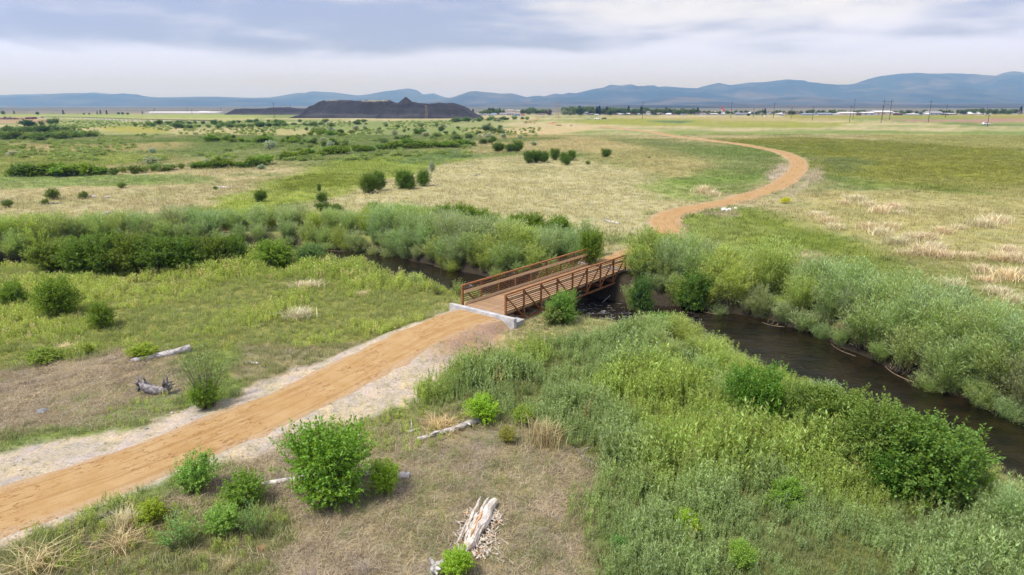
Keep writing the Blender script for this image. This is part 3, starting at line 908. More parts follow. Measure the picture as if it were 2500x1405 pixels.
heap('long low black slag heap running west from the main pile', 545, 735, 280.6, [(545, 281), (556, 274), (566, 267.5), (600, 267), (640, 266), (665, 263), (690, 266), (735, 267), (760, 270), (775, 281)], 90, 0.7, 61)
heap('tallest flat-topped black slag heap with a straw-coloured cap', 722, 960, 289, [(700, 289.5), (712, 286), (724, 279), (738, 264), (752, 254), (770, 247), (795, 244.5), (835, 246.5), (870, 247), (918, 245.5), (930, 250), (940, 260), (952, 270), (985, 289)], 130, 0.75, 67, (775, 925), 3.5)
heap('lower terraced black slag heap at the east end below the cone', 930, 1168, 290, [(915, 290), (930, 270), (944, 254), (960, 252), (1000, 252), (1025, 256), (1050, 254), (1066, 253), (1090, 253.5), (1104, 257), (1120, 262), (1138, 274), (1154, 284), (1172, 291)], 120, 0.8, 73, None, 10)


def cone_heap():
    x, y, _ = gp(980, 290)
    d = depth_of(0, y, 0)
    zb = (290 - 255) / FOC * d + PLAIN - 0.6
    h = (255 - 237.5) / FOC * d + 0.6
    r = 24 / FOC * d
    V, F = [], []
    n, k = 40, 14
    for i in range(k + 1):
        t = i / k
        for j in range(n):
            a = 2 * math.pi * j / n
            rr = r * t * (1 + 0.10 * (float(fbm(np.array([math.cos(a) * 3.0]), np.array([math.sin(a) * 3.0]), 1.1, 5, 3)[0]) - 0.5) * 2)
            V.append((rr * math.cos(a), rr * math.sin(a), h * (1 - t) * (1 if t > 0.04 else 0.99)))
    for i in range(k):
        for j in range(n):
            j2 = (j + 1) % n
            F.append((i * n + j, (i + 1) * n + j, (i + 1) * n + j2, i * n + j2))
    me = mesh_np('slag_cone', V, F, M_SLAG, True)
    me.color_attributes.new('cap', 'FLOAT_COLOR', 'POINT').data.foreach_set('color', np.tile([0, 0, 0, 1], len(V)).astype(np.float32))
    obj('slag_cone', me, None, (x, y + 38, zb), label='pointed dark cone of slag on top of the terraced heap', category='slag heap')


cone_heap()


# ------------------------------------------------------------------ footbridge
def build_bridge():
    rz = math.atan2(-BE.x, BE.y)          # local y runs along the bridge, local x to its right
    t = thing('footbridge', 'rusty steel truss footbridge with a plank deck over the creek', 'bridge', BM, rz)
    half = BW / 2
    bays = 8
    bl = BL / bays
    zt, zb = 1.28, -0.62

    def part(name, me, loc=(0, 0, 0), rot=None):
        o = obj(name, me, t, loc)
        if rot:
            o.rotation_euler = rot
        return o

    me_post = Geo().box((0, 0, (zt + zb) / 2), (0.10, 0.11, zt - zb - 0.0)).mesh('post', M_RUST)
    me_end = Geo().box((0, 0, (zt - 0.12) / 2), (0.11, 0.13, zt + 0.12)).mesh('end_post', M_RUST)
    me_rod = Geo().box((0, BL / 2, 0), (0.042, BL - 0.04, 0.044)).mesh('rail', M_RUST2)
    me_top = Geo().box((0, BL / 2, 0), (0.125, BL + 0.13, 0.105)).mesh('top_chord', M_RUST)
    me_bot = Geo().box((0, BL / 2, 0), (0.11, BL - 1.5, 0.11)).mesh('bottom_chord', M_RUST)
    me_rub = Geo().box((0, BL / 2, 0), (0.045, BL - 0.1, 0.185)).mesh('rub_rail', M_WOOD)
    me_kerb = Geo().box((0, BL / 2, 0), (0.09, BL - 0.1, 0.17)).mesh('kerb_board', M_WOOD)
    dz = zt - zb - 0.1
    ang = math.atan2(bl, dz)
    Ld = math.hypot(bl, dz) - 0.1
    me_diag = Geo().box((0, 0, 0), (0.075, 0.075, Ld)).mesh('diagonal', M_RUST)
    for s in (-1, 1):
        x = s * (half + 0.06)
        part('top_chord', me_top, (x, 0, zt + 0.05))
        part('bottom_chord', me_bot, (x, 0, zb - 0.05))
        for i in range(bays + 1):
            if i in (0, bays):
                part('end_post', me_end, (x, i * bl, 0))
            else:
                part('post', me_post, (x, i * bl, 0))
        for i in range(bays):
            down = i < bays / 2
            o = part('diagonal', me_diag, (x, (i + 0.5) * bl, (zt + zb) / 2))
            o.rotation_euler = (ang if down else -ang, 0, 0)
        for k in range(8):
            part('rail', me_rod, (x - s * 0.072, 0, 0.13 + k * 0.142))
        part('rub_rail', me_rub, (x - s * 0.115, 0, 0.90))
        part('kerb_board', me_kerb, (s * (half - 0.085), 0, 0.105))
    npl = 104
    pw = BL / npl
    me_pl = Geo().box((0, 0, 0), (BW - 0.06, pw - 0.012, 0.06)).mesh('plank', M_PLANK)
    r = random.Random(4)
    for i in range(npl):
        part('plank', me_pl, (r.uniform(-0.012, 0.012), (i + 0.5) * pw, -0.03 + r.uniform(-0.004, 0.004)))
    me_fb = Geo().box((0, 0, 0), (BW + 0.1, 0.12, 0.22)).mesh('floor_beam', M_RUST)
    for i in range(1, bays):
        part('floor_beam', me_fb, (0, i * bl, -0.42))
    me_st = Geo().box((0, BL / 2, 0), (0.10, BL - 0.5, 0.23)).mesh('stringer', M_RUST)
    for x in (-1.1, 0, 1.1):
        part('stringer', me_st, (x, 0, -0.19))
    # sill strip between deck and headwall
    part('joint_plate', Geo().box((0, -0.12, -0.02), (BW - 0.1, 0.22, 0.02)).mesh('joint_plate', M_ROCKB))

    # abutments
    def abutment(loc, rot, label, step):
        a = thing('abutment', label, 'abutment', loc, rot)
        g = Geo().prism([(-0.13, -2.4), (0.15, -2.4), (0.15, 0.05), (-0.13, 0.05)], -2.75, 2.85)
        g.obj('headwall', M_CONC, a, bevel=0.015)
        g = Geo().box((0, 0.72, -1.55), (4.6, 1.0, 1.7))
        g.obj('bearing_seat', M_CONC, a, bevel=0.015)
        if step:
            Geo().box((2.4, 0.62, -0.82), (0.72, 0.9, 1.1)).obj('end_step', M_CONC, a, bevel=0.015)
        return a
    abutment(BM - BE * 0.36 + BN * 0.1, rz, 'pale concrete headwall between the sandy ramp and the bridge deck', True)
    abutment(BF + BE * 0.36, rz + math.pi, 'concrete headwall at the far bank end of the footbridge', False)


build_bridge()


LEAF_GAIN = 1.5


# ------------------------------------------------------------------ plants: prototype meshes
def quads(P, D, S, L, W):
    """one diamond-shaped leaf per row"""
    L = np.asarray(L)[:, None]
    W = np.asarray(W)[:, None]
    a = P
    b = P + D * L * 0.45 + S * W * 0.5
    c = P + D * L
    d = P + D * L * 0.45 - S * W * 0.5
    V = np.stack([a, b, c, d], 1).reshape(-1, 3)
    F = np.arange(len(V)).reshape(-1, 4)
    return V, F


def unit(v):
    return v / (np.linalg.norm(v, axis=-1, keepdims=True) + 1e-9)


def side_of(g, D, k=0.45):
    """leaf blades lie across their stalk with the upper face turned to the sky"""
    up = np.array((0.0, 0.0, 1.0)) + g.normal(0, k, D.shape)
    return unit(np.cross(D, up))


def stems_mesh(name, bases, tips, rad, mid=None, m=None, n=4):
    G_ = Geo()
    for i, (a, b) in enumerate(zip(bases, tips)):
        a, b = np.asarray(a), np.asarray(b)
        c = (a + b) / 2 + (np.asarray(mid[i]) if mid is not None else 0)
        G_.tube([a, c, b], [rad, rad * 0.7, rad * 0.25], n, False)
    return G_.mesh(name, m or M_BARK)


def shrub_mesh(seed, w_, h_, twigs, per, L, W, lobes=8, low=0.05, name='foliage'):
    """dense broad-leaved shrub: leaf sprays over a lumpy crown that reaches nearly to the ground"""
    g = rng(seed)
    la = np.arange(lobes) * 2.399 + g.uniform(0, 6.28)
    lr = g.uniform(0.10, 0.34, lobes) * w_
    c = np.c_[np.cos(la) * lr, np.sin(la) * lr, g.uniform(0.24, 0.68, lobes) * h_]
    c[0] = (0, 0, h_ * 0.62)
    r = np.c_[g.uniform(0.14, 0.28, lobes) * w_, g.uniform(0.14, 0.28, lobes) * w_, g.uniform(0.16, 0.32, lobes) * h_]
    k = g.integers(0, lobes, twigs)
    k[:int(twigs * 0.24)] = 0
    c[0] = (0, 0, h_ * 0.46)
    r[0] = (w_ * 0.36, w_ * 0.36, h_ * 0.42)
    d = unit(g.normal(size=(twigs, 3)) + np.array((0, 0, 0.25)))
    rad = g.uniform(0.45, 1.08, twigs) ** 0.6
    T = c[k] + d * r[k] * rad[:, None]
    T[:, 2] = np.maximum(T[:, 2], low * h_ + g.uniform(0, 0.1, twigs) * h_)
    out = unit(T - np.array((0, 0, h_ * 0.35)) + g.normal(0, 0.25, (twigs, 3)))
    out[:, 2] += 0.25
    out = unit(out)
    P = np.repeat(T, per, 0)
    O = np.repeat(out, per, 0)
    n = len(P)
    lenr = np.repeat(g.uniform(0.4, 1.5, twigs), per)
    tq = g.uniform(-0.16, 0.13, n)
    tt = (tq * lenr)[:, None] * h_ * 0.9
    P = P + O * tt + g.normal(0, 1, (n, 3)) * (0.032 * w_ * np.clip(1 - (tq + 0.16) / 0.33, 0.18, 1))[:, None]
    D = unit(O * 0.7 + g.normal(0, 0.75, (n, 3)) - np.array((0, 0, 0.12)))
    P[:, 2] = np.maximum(P[:, 2], 0.02)
    V, F = quads(P, D, side_of(g, D), L * g.uniform(0.7, 1.25, n), W * g.uniform(0.7, 1.25, n))
    me = mesh_np(name, V, F, M_LEAF)
    nb = 22
    tips = T[g.integers(0, twigs, nb)] * g.uniform(0.85, 1.12, (nb, 1))
    bs = np.c_[g.normal(0, 0.05, nb), g.normal(0, 0.05, nb), np.zeros(nb) - 0.05]
    st = stems_mesh('branches', bs, tips, 0.022 * h_ / 2, g.normal(0, 0.05, (nb, 3)) * h_)
    return me, st


def willow_mesh(seed, w_, h_, nst, per, L, W, splay=0.75, name='foliage'):
    """many-stemmed willow: arching shoots that carry narrow leaves"""
    g = rng(seed)
    az = g.uniform(0, 2 * math.pi, nst)
    rr = np.sqrt(g.uniform(0, 1, nst))
    base = np.c_[np.cos(az) * rr, np.sin(az) * rr, np.zeros(nst)] * 0.16 * w_
    reach = rr * 0.5 * w_ * g.uniform(0.7, 1.15, nst)
    hh = h_ * (1 - 0.30 * rr ** 2 * splay) * g.uniform(0.58, 1.16, nst)
    az2 = az + g.normal(0, 0.35, nst)
    tip = np.c_[np.cos(az2) * reach, np.sin(az2) * reach, hh]
    ctrl = np.c_[np.cos(az2) * reach * 0.35, np.sin(az2) * reach * 0.35, hh * 0.62]
    n = nst * per
    k = np.repeat(np.arange(nst), per)
    t = g.beta(1.7, 1.2, n)[:, None]
    P = (1 - t) ** 2 * base[k] + 2 * t * (1 - t) * ctrl[k] + t * t * tip[k]
    Tn = unit(2 * (1 - t) * (ctrl[k] - base[k]) + 2 * t * (tip[k] - ctrl[k]))
    side = unit(g.normal(size=(n, 3)) * np.array((1, 1, 0.6)))
    sp = (0.028 + 0.11 * (1 - t)) * w_ * g.uniform(0.1, 1.0, n)[:, None]
    P = P + side * sp
    D = unit(Tn * 0.95 + side * 0.55 + g.normal(0, 0.25, (n, 3)))
    V, F = quads(P, D, side_of(g, D), L * g.uniform(0.7, 1.3, n), W * g.uniform(0.7, 1.3, n))
    me = mesh_np(name, V, F, M_LEAF)
    sel = g.choice(nst, min(40, nst), False)
    st = stems_mesh('branches', base[sel] - np.array((0, 0, 0.1)), tip[sel] * np.array((1.04, 1.04, 1.02)), 0.013 * h_ / 2.5, (ctrl - (base + tip) / 2)[sel] * 0.5, M_STEM, 3)
    return me, st


PROTO = {
    'shrub': [shrub_mesh(100 + i, 2.5, 2.5, 620, 30, 0.088, 0.052, 17) for i in range(4)],
    'fine': [shrub_mesh(120 + i, 1.5, 1.6, 300, 26, 0.068, 0.038, 12) for i in range(3)],
    'willow': [willow_mesh(140 + i, 2.9, 3.0, 150, 50, 0.19, 0.034, 0.95 if i % 2 else 0.6) for i in range(6)],
    'wand': [willow_mesh(160 + i, 1.4, 2.6, 34, 40, 0.12, 0.03, 0.9) for i in range(2)],
    'far': [shrub_mesh(180 + i, 2.8, 2.4, 180, 10, 0.26, 0.16, 9, 0.03) for i in range(4)],
    'farw': [willow_mesh(190 + i, 3.0, 2.4, 60, 12, 0.36, 0.12, 1.0) for i in range(3)],
}
PSIZE = {'shrub': (2.5, 2.5), 'fine': (1.5, 1.6), 'willow': (2.9, 3.0), 'wand': (1.4, 2.6), 'far': (2.8, 2.4), 'farw': (3.0, 2.4)}
RN = random.Random(77)


def jit(col, k=0.12, r=RN):
    v = 1 + r.uniform(-k, k)
    v *= LEAF_GAIN
    return (col[0] * v * (1 + r.uniform(-k, k) * 0.6), col[1] * v, col[2] * v * (1 + r.uniform(-k, k) * 0.6), 1)


def bush(kind, x, y, h, wd, col, name, label, group=None, cat='bush', z=None, seed=None, parts=True):
    """one bush: an empty at its foot with foliage and branches"""
    fm, sm = PROTO[kind][RN.randrange(len(PROTO[kind])) if seed is None else seed % len(PROTO[kind])]
    z = float(zg(np.array([x]), np.array([y]))[0]) if z is None else z
    pw, ph = PSIZE[kind]
    sc = (wd / pw, wd / pw * RN.uniform(0.9, 1.1), h / ph)
    if parts:
        t = thing(name, label, cat, (x, y, z - 0.03), RN.uniform(0, 6.28), group)
        t.scale = sc
        f = obj('foliage', fm, t)
        f.color = col
        obj('branches', sm, t)
        return t
    f = obj(name, fm, None, (x, y, z - 0.03), label=label, category=cat, group=group)
    f.scale = sc
    f.rotation_euler = (0, 0, RN.uniform(0, 6.28))
    f.color = col
    return f


DARK, MIDG, BRIGHT, YELG = (0.120, 0.180, 0.016), (0.125, 0.195, 0.020), (0.125, 0.215, 0.022), (0.22, 0.28, 0.03)
WILL, WILLY, WILLB, SILV, GREYG, HERB = (0.235, 0.290, 0.112), (0.255, 0.305, 0.085), (0.215, 0.282, 0.130), (0.26, 0.285, 0.23), (0.228, 0.265, 0.135), (0.14, 0.24, 0.06)


def pbush(kind, u, vb, vt, wpx, col, name, label, group=None, cat='bush', k=0.08):
    x, y, z = gp(u, vb)
    d = depth_of(x, y, z)
    return bush(kind, x, y, (vb - vt) / FOC * d * (1.0 if kind in ('wand', 'willow') else 1.15), wpx / FOC * d * 1.08, jit(col, k), name, label, group, cat, z)


# foreground and creek-side individuals
for a in [
    ('shrub', 805, 1222, 1030, 205, BRIGHT, 'broadleaf_shrub', 'biggest round bright green shrub hiding the middle of a fallen log'),
    ('fine', 940, 1198, 1118, 80, (0.19, 0.27, 0.02), 'broadleaf_shrub', 'small yellow-green shrub beside the log and the big round shrub'),
    ('wand', 505, 992, 838, 120, (0.15, 0.21, 0.07), 'broadleaf_shrub', 'tall airy shrub with bare stems next to the grey root stump'),
    ('fine', 500, 1000, 930, 70, MIDG, 'broadleaf_shrub', 'low dense green shrub at the foot of the tall airy shrub'),
    ('fine', 485, 1200, 1100, 95, (0.17, 0.27, 0.05), 'broadleaf_shrub', 'light green feathery shrub on the edge of the sandy trail'),
    ('fine', 600, 1232, 1150, 105, MIDG, 'broadleaf_shrub', 'spreading green shrub at the thin end of the fallen log'),
    ('fine', 372, 1275, 1215, 75, (0.22, 0.26, 0.02), 'broadleaf_shrub', 'yellow-green shrub with rusty leaves by the tan grass clump'),
    ('fine', 545, 1305, 1225, 85, (0.17, 0.26, 0.05), 'broadleaf_shrub', 'pale green round shrub between two patches of green herbs'),
    ('wand', 625, 1310, 1210, 80, HERB, 'herb_clump', 'tall blue-green herb clump below the spreading shrub', None, 'herb'),
    ('wand', 440, 1335, 1245, 110, HERB, 'herb_clump', 'wide patch of dark green herbs under the rusty-leaved shrub', None, 'herb'),
    ('fine', 1118, 1405, 1330, 85, (0.20, 0.29, 0.02), 'broadleaf_shrub', 'yellow-green shrub at the foot of the rotten log'),
    ('fine', 1178, 1030, 960, 80, (0.21, 0.32, 0.02), 'broadleaf_shrub', 'bright lime shrub at the root end of the thin fallen log'),
    ('fine', 1275, 1040, 985, 50, (0.20, 0.27, 0.04), 'broadleaf_shrub', 'narrow lime shrub on the margin of the green thicket'),
    ('fine', 1237, 1082, 1038, 42, (0.24, 0.23, 0.05), 'broadleaf_shrub', 'small brownish-yellow shrub on the dead grass'),
    ('fine', 1675, 1305, 1245, 70, (0.20, 0.30, 0.02), 'broadleaf_shrub', 'lime-leaved sapling near the grey forked stick'),
    ('fine', 1805, 1385, 1310, 70, (0.18, 0.27, 0.04), 'broadleaf_shrub', 'light green sapling near the bottom of the thicket'),
    ('fine', 1915, 1240, 1165, 90, (0.16, 0.26, 0.03), 'broadleaf_shrub', 'green sapling rising from the middle of the thicket'),
    ('fine', 1515, 1345, 1305, 45, (0.10, 0.21, 0.04), 'herb_clump', 'small dark green herb clump on bare ground by the forked stick', None, 'herb'),
    ('fine', 350, 872, 838, 70, (0.20, 0.25, 0.02), 'broadleaf_shrub', 'low yellow-green shrub touching the thick grey log'),
    ('fine', 110, 880, 850, 90, (0.17, 0.22, 0.03), 'broadleaf_shrub', 'low olive shrub on the green flat by a tan grass tuft'),
    ('fine', 215, 865, 838, 40, (0.19, 0.22, 0.03), 'broadleaf_shrub', 'tiny olive shrub between the tan tuft and the grey log'),
    ('shrub', 145, 772, 682, 105, DARK, 'broadleaf_shrub', 'round dark green shrub standing alone on the left meadow'),
    ('shrub', 252, 802, 735, 68, DARK, 'broadleaf_shrub', 'smaller round dark green shrub between meadow and dead grass'),
    ('shrub', 38, 748, 690, 62, DARK, 'broadleaf_shrub', 'dark green shrub by the frame edge beside the lone round one'),
    ('shrub', 672, 652, 585, 95, MIDG, 'broadleaf_shrub', 'mid-green rounded shrub at the east end of the dark row'),
    ('shrub', 762, 652, 598, 74, (0.10, 0.16, 0.045), 'broadleaf_shrub', 'dull green shrub on the near bank by the first open water'),
    ('shrub', 1372, 790, 715, 78, (0.12, 0.21, 0.035), 'broadleaf_shrub', 'light green shrub growing up against the bridge truss'),
    ('fine', 1352, 795, 742, 60, (0.17, 0.23, 0.06), 'broadleaf_shrub', 'pale shrub at the riprap end below the bridge truss'),
    ('shrub', 1600, 830, 765, 62, (0.15, 0.24, 0.05), 'broadleaf_shrub', 'light green shrub on the near bank below the riffle'),
    ('shrub', 1442, 645, 568, 62, DARK, 'broadleaf_shrub', 'dark green shrub behind the far railing end'),
    ('shrub', 1620, 612, 572, 70, MIDG, 'broadleaf_shrub', 'green shrub in front of the trail mouth beyond the bridge'),
    ('shrub', 1692, 756, 664, 90, (0.085, 0.155, 0.022), 'broadleaf_shrub', 'dark leafy shrub overhanging the water below the willows'),
    ('shrub', 1567, 728, 636, 62, (0.07, 0.13, 0.025), 'broadleaf_shrub', 'narrow dark shrub at the far bank right after the bridge'),
    ('shrub', 1845, 1040, 890, 135, (0.10, 0.185, 0.018), 'broadleaf_shrub', 'first dark leafy shrub downstream in the near bank thicket'),
    ('shrub', 1905, 1050, 955, 90, (0.12, 0.185, 0.03), 'broadleaf_shrub', 'lower dark leafy shrub joined to the first near bank one'),
    ('shrub', 2035, 1090, 945, 140, (0.130, 0.180, 0.03), 'broadleaf_shrub', 'olive-topped leafy shrub in the middle of the near bank thicket'),
    ('shrub', 2140, 1160, 985, 180, (0.115, 0.172, 0.03), 'broadleaf_shrub', 'wide dark shrub next to the largest near bank shrub'),
    ('shrub', 2265, 1215, 1020, 225, (0.100, 0.165, 0.024), 'broadleaf_shrub', 'largest dark glossy shrub at the water edge of the thicket'),
    ('shrub', 2180, 1205, 1090, 120, (0.07, 0.145, 0.016), 'broadleaf_shrub', 'low dark shrub in front of the largest near bank shrub'),
    ('shrub', 1962, 1072, 935, 120, (0.135, 0.19, 0.035), 'broadleaf_shrub', 'mid-green leafy shrub filling the gap in the near bank row'),
    ('willow', 1775, 1000, 905, 100, WILL, 'willow_bush', 'grey-green willow at the upstream end of the near bank row'),
    ('willow', 2010, 1015, 925, 110, WILLB, 'willow_bush', 'pale willow rising behind the near bank leafy shrubs'),
    ('shrub', 2340, 735, 700, 70, MIDG, 'broadleaf_shrub', 'green shrub among the tan grass clumps'),
    ('shrub', 915, 530, 497, 55, DARK, 'broadleaf_shrub', 'small dark shrub peeping over the far bank willows'),
    ('fine', 1917, 497, 482, 26, (0.42, 0.40, 0.03), 'flowering_shrub', 'yellow flowering shrub beside the bend of the trail'),
]:
    pbush(*a)

for a in [('willow', 1548, 700, 632, 60, WILL, 'willow_bush', 'lone grey-green willow screening the far abutment'), ('willow', 1562, 690, 618, 66, WILLB, 'willow_bush', 'pale willow hiding the end of the far railing')]:
    pbush(*a)

row = [(130, 662, 590, 110), (205, 668, 578, 110), (265, 668, 572, 100), (330, 668, 570, 110), (395, 668, 580, 100), (455, 664, 578, 110), (515, 660, 582, 90), (575, 652, 578, 70)]
for i, (u, vb, vt, wd) in enumerate(row):
    nth = ('first', 'second', 'third', 'fourth', 'fifth', 'sixth', 'seventh', 'last')[i]
    pbush('shrub', u, vb, vt, wd, (0.092, 0.150, 0.018) if i % 3 else (0.12, 0.160, 0.02), 'broadleaf_shrub', f'{nth} shrub from the west in the dense dark green row on the near bank', 'dark shrubs in the near bank row')
top_row = [(985, 545, 505, 60), (1030, 545, 508, 60), (1078, 550, 503, 70), (1125, 556, 500, 80), (1165, 560, 512, 60), (1195, 572, 525, 62), (1262, 575, 527, 60), (1300, 575, 523, 62), (1362, 590, 527, 72), (1335, 590, 545, 60), (1425, 600, 572, 60)]
for i, (u, vb, vt, wd) in enumerate(top_row):
    nth = ('first', 'second', 'third', 'fourth', 'fifth', 'sixth', 'seventh', 'eighth', 'ninth', 'tenth', 'last')[i]
    pbush('shrub', u, vb, vt, wd, DARK if i % 2 else MIDG, 'broadleaf_shrub', f'{nth} from the west of the dark shrubs behind the far bank willows', 'dark shrubs behind the far bank willows')
for u, vb, vt, wd, lb in [
    (902, 473, 428, 50, 'round dark bush, front one of the pair on the straw meadow'), (927, 466, 422, 34, 'narrow dark bush, rear one of the pair on the straw meadow'),
    (985, 462, 417, 48, 'dark bush beside the lighter one in the trio on the straw'), (1000, 463, 432, 36, 'lighter front bush of the trio on the straw meadow'),
    (1034, 455, 416, 38, 'eastern dark bush of the trio on the straw meadow'), (1291, 399, 370, 30, 'western bush of the hedge-like cluster on the straw'),
    (1310, 398, 370, 26, 'second bush of the hedge-like cluster on the straw'), (1328, 398, 371, 28, 'third bush of the hedge-like cluster on the straw'),
    (1355, 392, 365, 26, 'lone bush between the two clusters on the straw meadow'), (1378, 399, 373, 28, 'front bush of the eastern cluster on the straw'),
    (1395, 393, 369, 24, 'rear bush of the eastern cluster on the straw'), (1384, 404, 383, 22, 'lowest small bush of the eastern cluster on the straw'),
    (1217, 372, 349, 32, 'dark bush at the end of the long green band'), (1246, 373, 352, 26, 'western half of the double dark bush past the green band'), (1265, 372, 346, 28, 'taller eastern half of the double bush past the green band'),
    (787, 497, 472, 28, 'ball-shaped dark bush above the low spreading bush'), (790, 515, 495, 40, 'low spreading bush just above the bank willows'), (822, 517, 500, 34, 'low bush at the edge of the straw above the willows'),
    (637, 493, 465, 32, 'small bush in the lime-green patch'), (1480, 385, 365, 26, 'faint grey-green bush on the straw below the trail'), (780, 470, 450, 10, 'thin sapling on the lime-green meadow'),
]:
    pbush('shrub', u, vb, vt, wd, (0.080, 0.132, 0.016), 'bush', lb)

# willows along both banks
CS = np.r_[0, np.cumsum(np.linalg.norm(np.diff(CREEK, axis=0), axis=1))]


def creek_at(s):
    x = np.interp(s, CS, CREEK[:, 0])
    y = np.interp(s, CS, CREEK[:, 1])
    x2 = np.interp(s + 0.5, CS, CREEK[:, 0])
    y2 = np.interp(s + 0.5, CS, CREEK[:, 1])
    t = unit(np.array([x2 - x, y2 - y]))
    return x, y, t[0], t[1]


def s_near(px, py):
    return float(dist_poly(np.array([px]), np.array([py]), CREEK)[1][0])


S_BR = s_near(*(BM + BE * BL * 0.6).xy)
wr = random.Random(5)


def willow_row(s0, s1, off, step, hfun, label, group, cols, wfac=1.2, kind='willow', skip=None):
    s = s0
    while s < s1:
        x, y, tx, ty = creek_at(s)
        o = off + wr.uniform(-0.5, 0.5)
        px, py = x - ty * o, y + tx * o          # + = far (north) side
        if off > 0 and 5 < px < 12.5:
            o += 0.7
            px, py = x - ty * o, y + tx * o
        s += step * wr.uniform(0.8, 1.25)
        rel = Vector((px, py, 0)) - BM
        al, ac = rel.dot(BE), rel.dot(BN)
        if -1.5 < al < BL + 1.0 and -2.2 < ac < 2.6:
            continue
        dtr = float(min(dist_poly(np.array([px]), np.array([py]), TR_FAR)[0][0], dist_poly(np.array([px]), np.array([py]), TR_NEAR)[0][0]))
        if dtr < 2.6 or (skip and skip(px, py)):
            continue
        if abs(px) > (py + 10) * 1.05:
            continue
        h = hfun(px, py) * wr.uniform(0.82, 1.15)
        nz = float(fbm(np.array([px]), np.array([py]), 5.0, 71, 2)[0])
        c = cols[min(len(cols) - 1, int(np.clip((nz - 0.25) * 2.0, 0, 0.999) * len(cols)))]
        h0 = hfun(px, py)
        size = 'tall' if h > 1.05 * h0 else 'short' if h < 0.9 * h0 else 'middling'
        hue = {WILL: 'grey-green', WILLB: 'blue-green', WILLY: 'yellow-green', GREYG: 'dull grey-green'}.get(c, 'lime-green')
        where = next(t for lim, t in SEG if px < lim)
        bush(kind, px, py, h, h * wfac * wr.uniform(0.75, 1.1), jit(c, 0.10, wr), 'low_willow' if label.startswith('low ') else 'willow_bush', f'{size} {hue} {label} {where}'.replace('dull grey-green', 'dull'), group)


SEG = ((-34, 'at the western end'), (-24, 'behind the dark shrub row'), (-13, 'by the first open water'), (-4, 'at the widest upstream water'), (6.5, 'just upstream of the bridge'), (11, 'just downstream of the bridge'), (15, 'by the overhanging dark shrub'), (19.5, 'below the riffle'), (23, 'across from the largest shrub'), (999, 'at the downstream end'))
ROWS = ('at the water edge', 'in the front row', 'in the middle row', 'in the back row', 'behind the back row')
W_R = ('far bank willow', 'willows on the far bank downstream')
W_L = ('far bank willow', 'willows on the far bank upstream')
for k, off in enumerate((4.6, 6.0, 7.6, 9.2)):
    willow_row(S_BR + 2.0, CS[-1] - 21, off, 1.65, lambda x, y, k=k: (2.7, 3.5, 3.5, 2.8)[k] * (0.95 if x < 11 else 1.05 if x < 20 else 0.95), W_R[0] + ' ' + ROWS[k + 1], W_R[1], (WILL, WILLB, GREYG, WILL, WILLB, GREYG, WILL, WILLY))
for k, off in enumerate((4.5, 6.3, 8.2, 9.8)):
    willow_row(15, S_BR - 3.0, off, 1.8, lambda x, y, k=k: (2.5, 3.1, 2.8, 2.3)[k] * (1.12 if x > -14 else 0.92), W_L[0] + ' ' + ROWS[k + 1], W_L[1], (WILL, WILLY, WILL, GREYG, WILLB))
willow_row(S_BR + 3.2, CS[-1] - 20, 4.2, 1.2, lambda x, y: 1.35, W_R[0] + ' ' + ROWS[0], W_R[1], (WILL, WILLB, GREYG), 1.5)
willow_row(15, S_BR - 3.0, 4.0, 1.9, lambda x, y: 1.5, W_L[0] + ' ' + ROWS[0], W_L[1], (WILL, WILLY, GREYG), 1.5)
# the low willows of the near bank
W_N = ('low near bank willow', 'low willows on the near bank')
willow_row(S_BR + 8.5, CS[-1] - 32, -6.4, 1.5, lambda x, y: 1.05, *W_N, (WILLY, WILL, WILLY), 1.1, 'wand')
willow_row(S_BR + 11.0, CS[-1] - 32, -8.2, 1.6, lambda x, y: 1.65, *W_N, (WILLY, WILL, WILLB), 1.15, 'willow')
willow_row(S_BR + 13.0, CS[-1] - 32, -9.8, 2.2, lambda x, y: 1.7, *W_N, (WILL, WILLB, WILL), 1.2, 'willow')
willow_row(s_near(-22, 69), S_BR - 4.5, -6.6, 1.5, lambda x, y: 1.15, *W_N, (WILLY, (0.23, 0.29, 0.07), WILL), 1.1, 'wand')

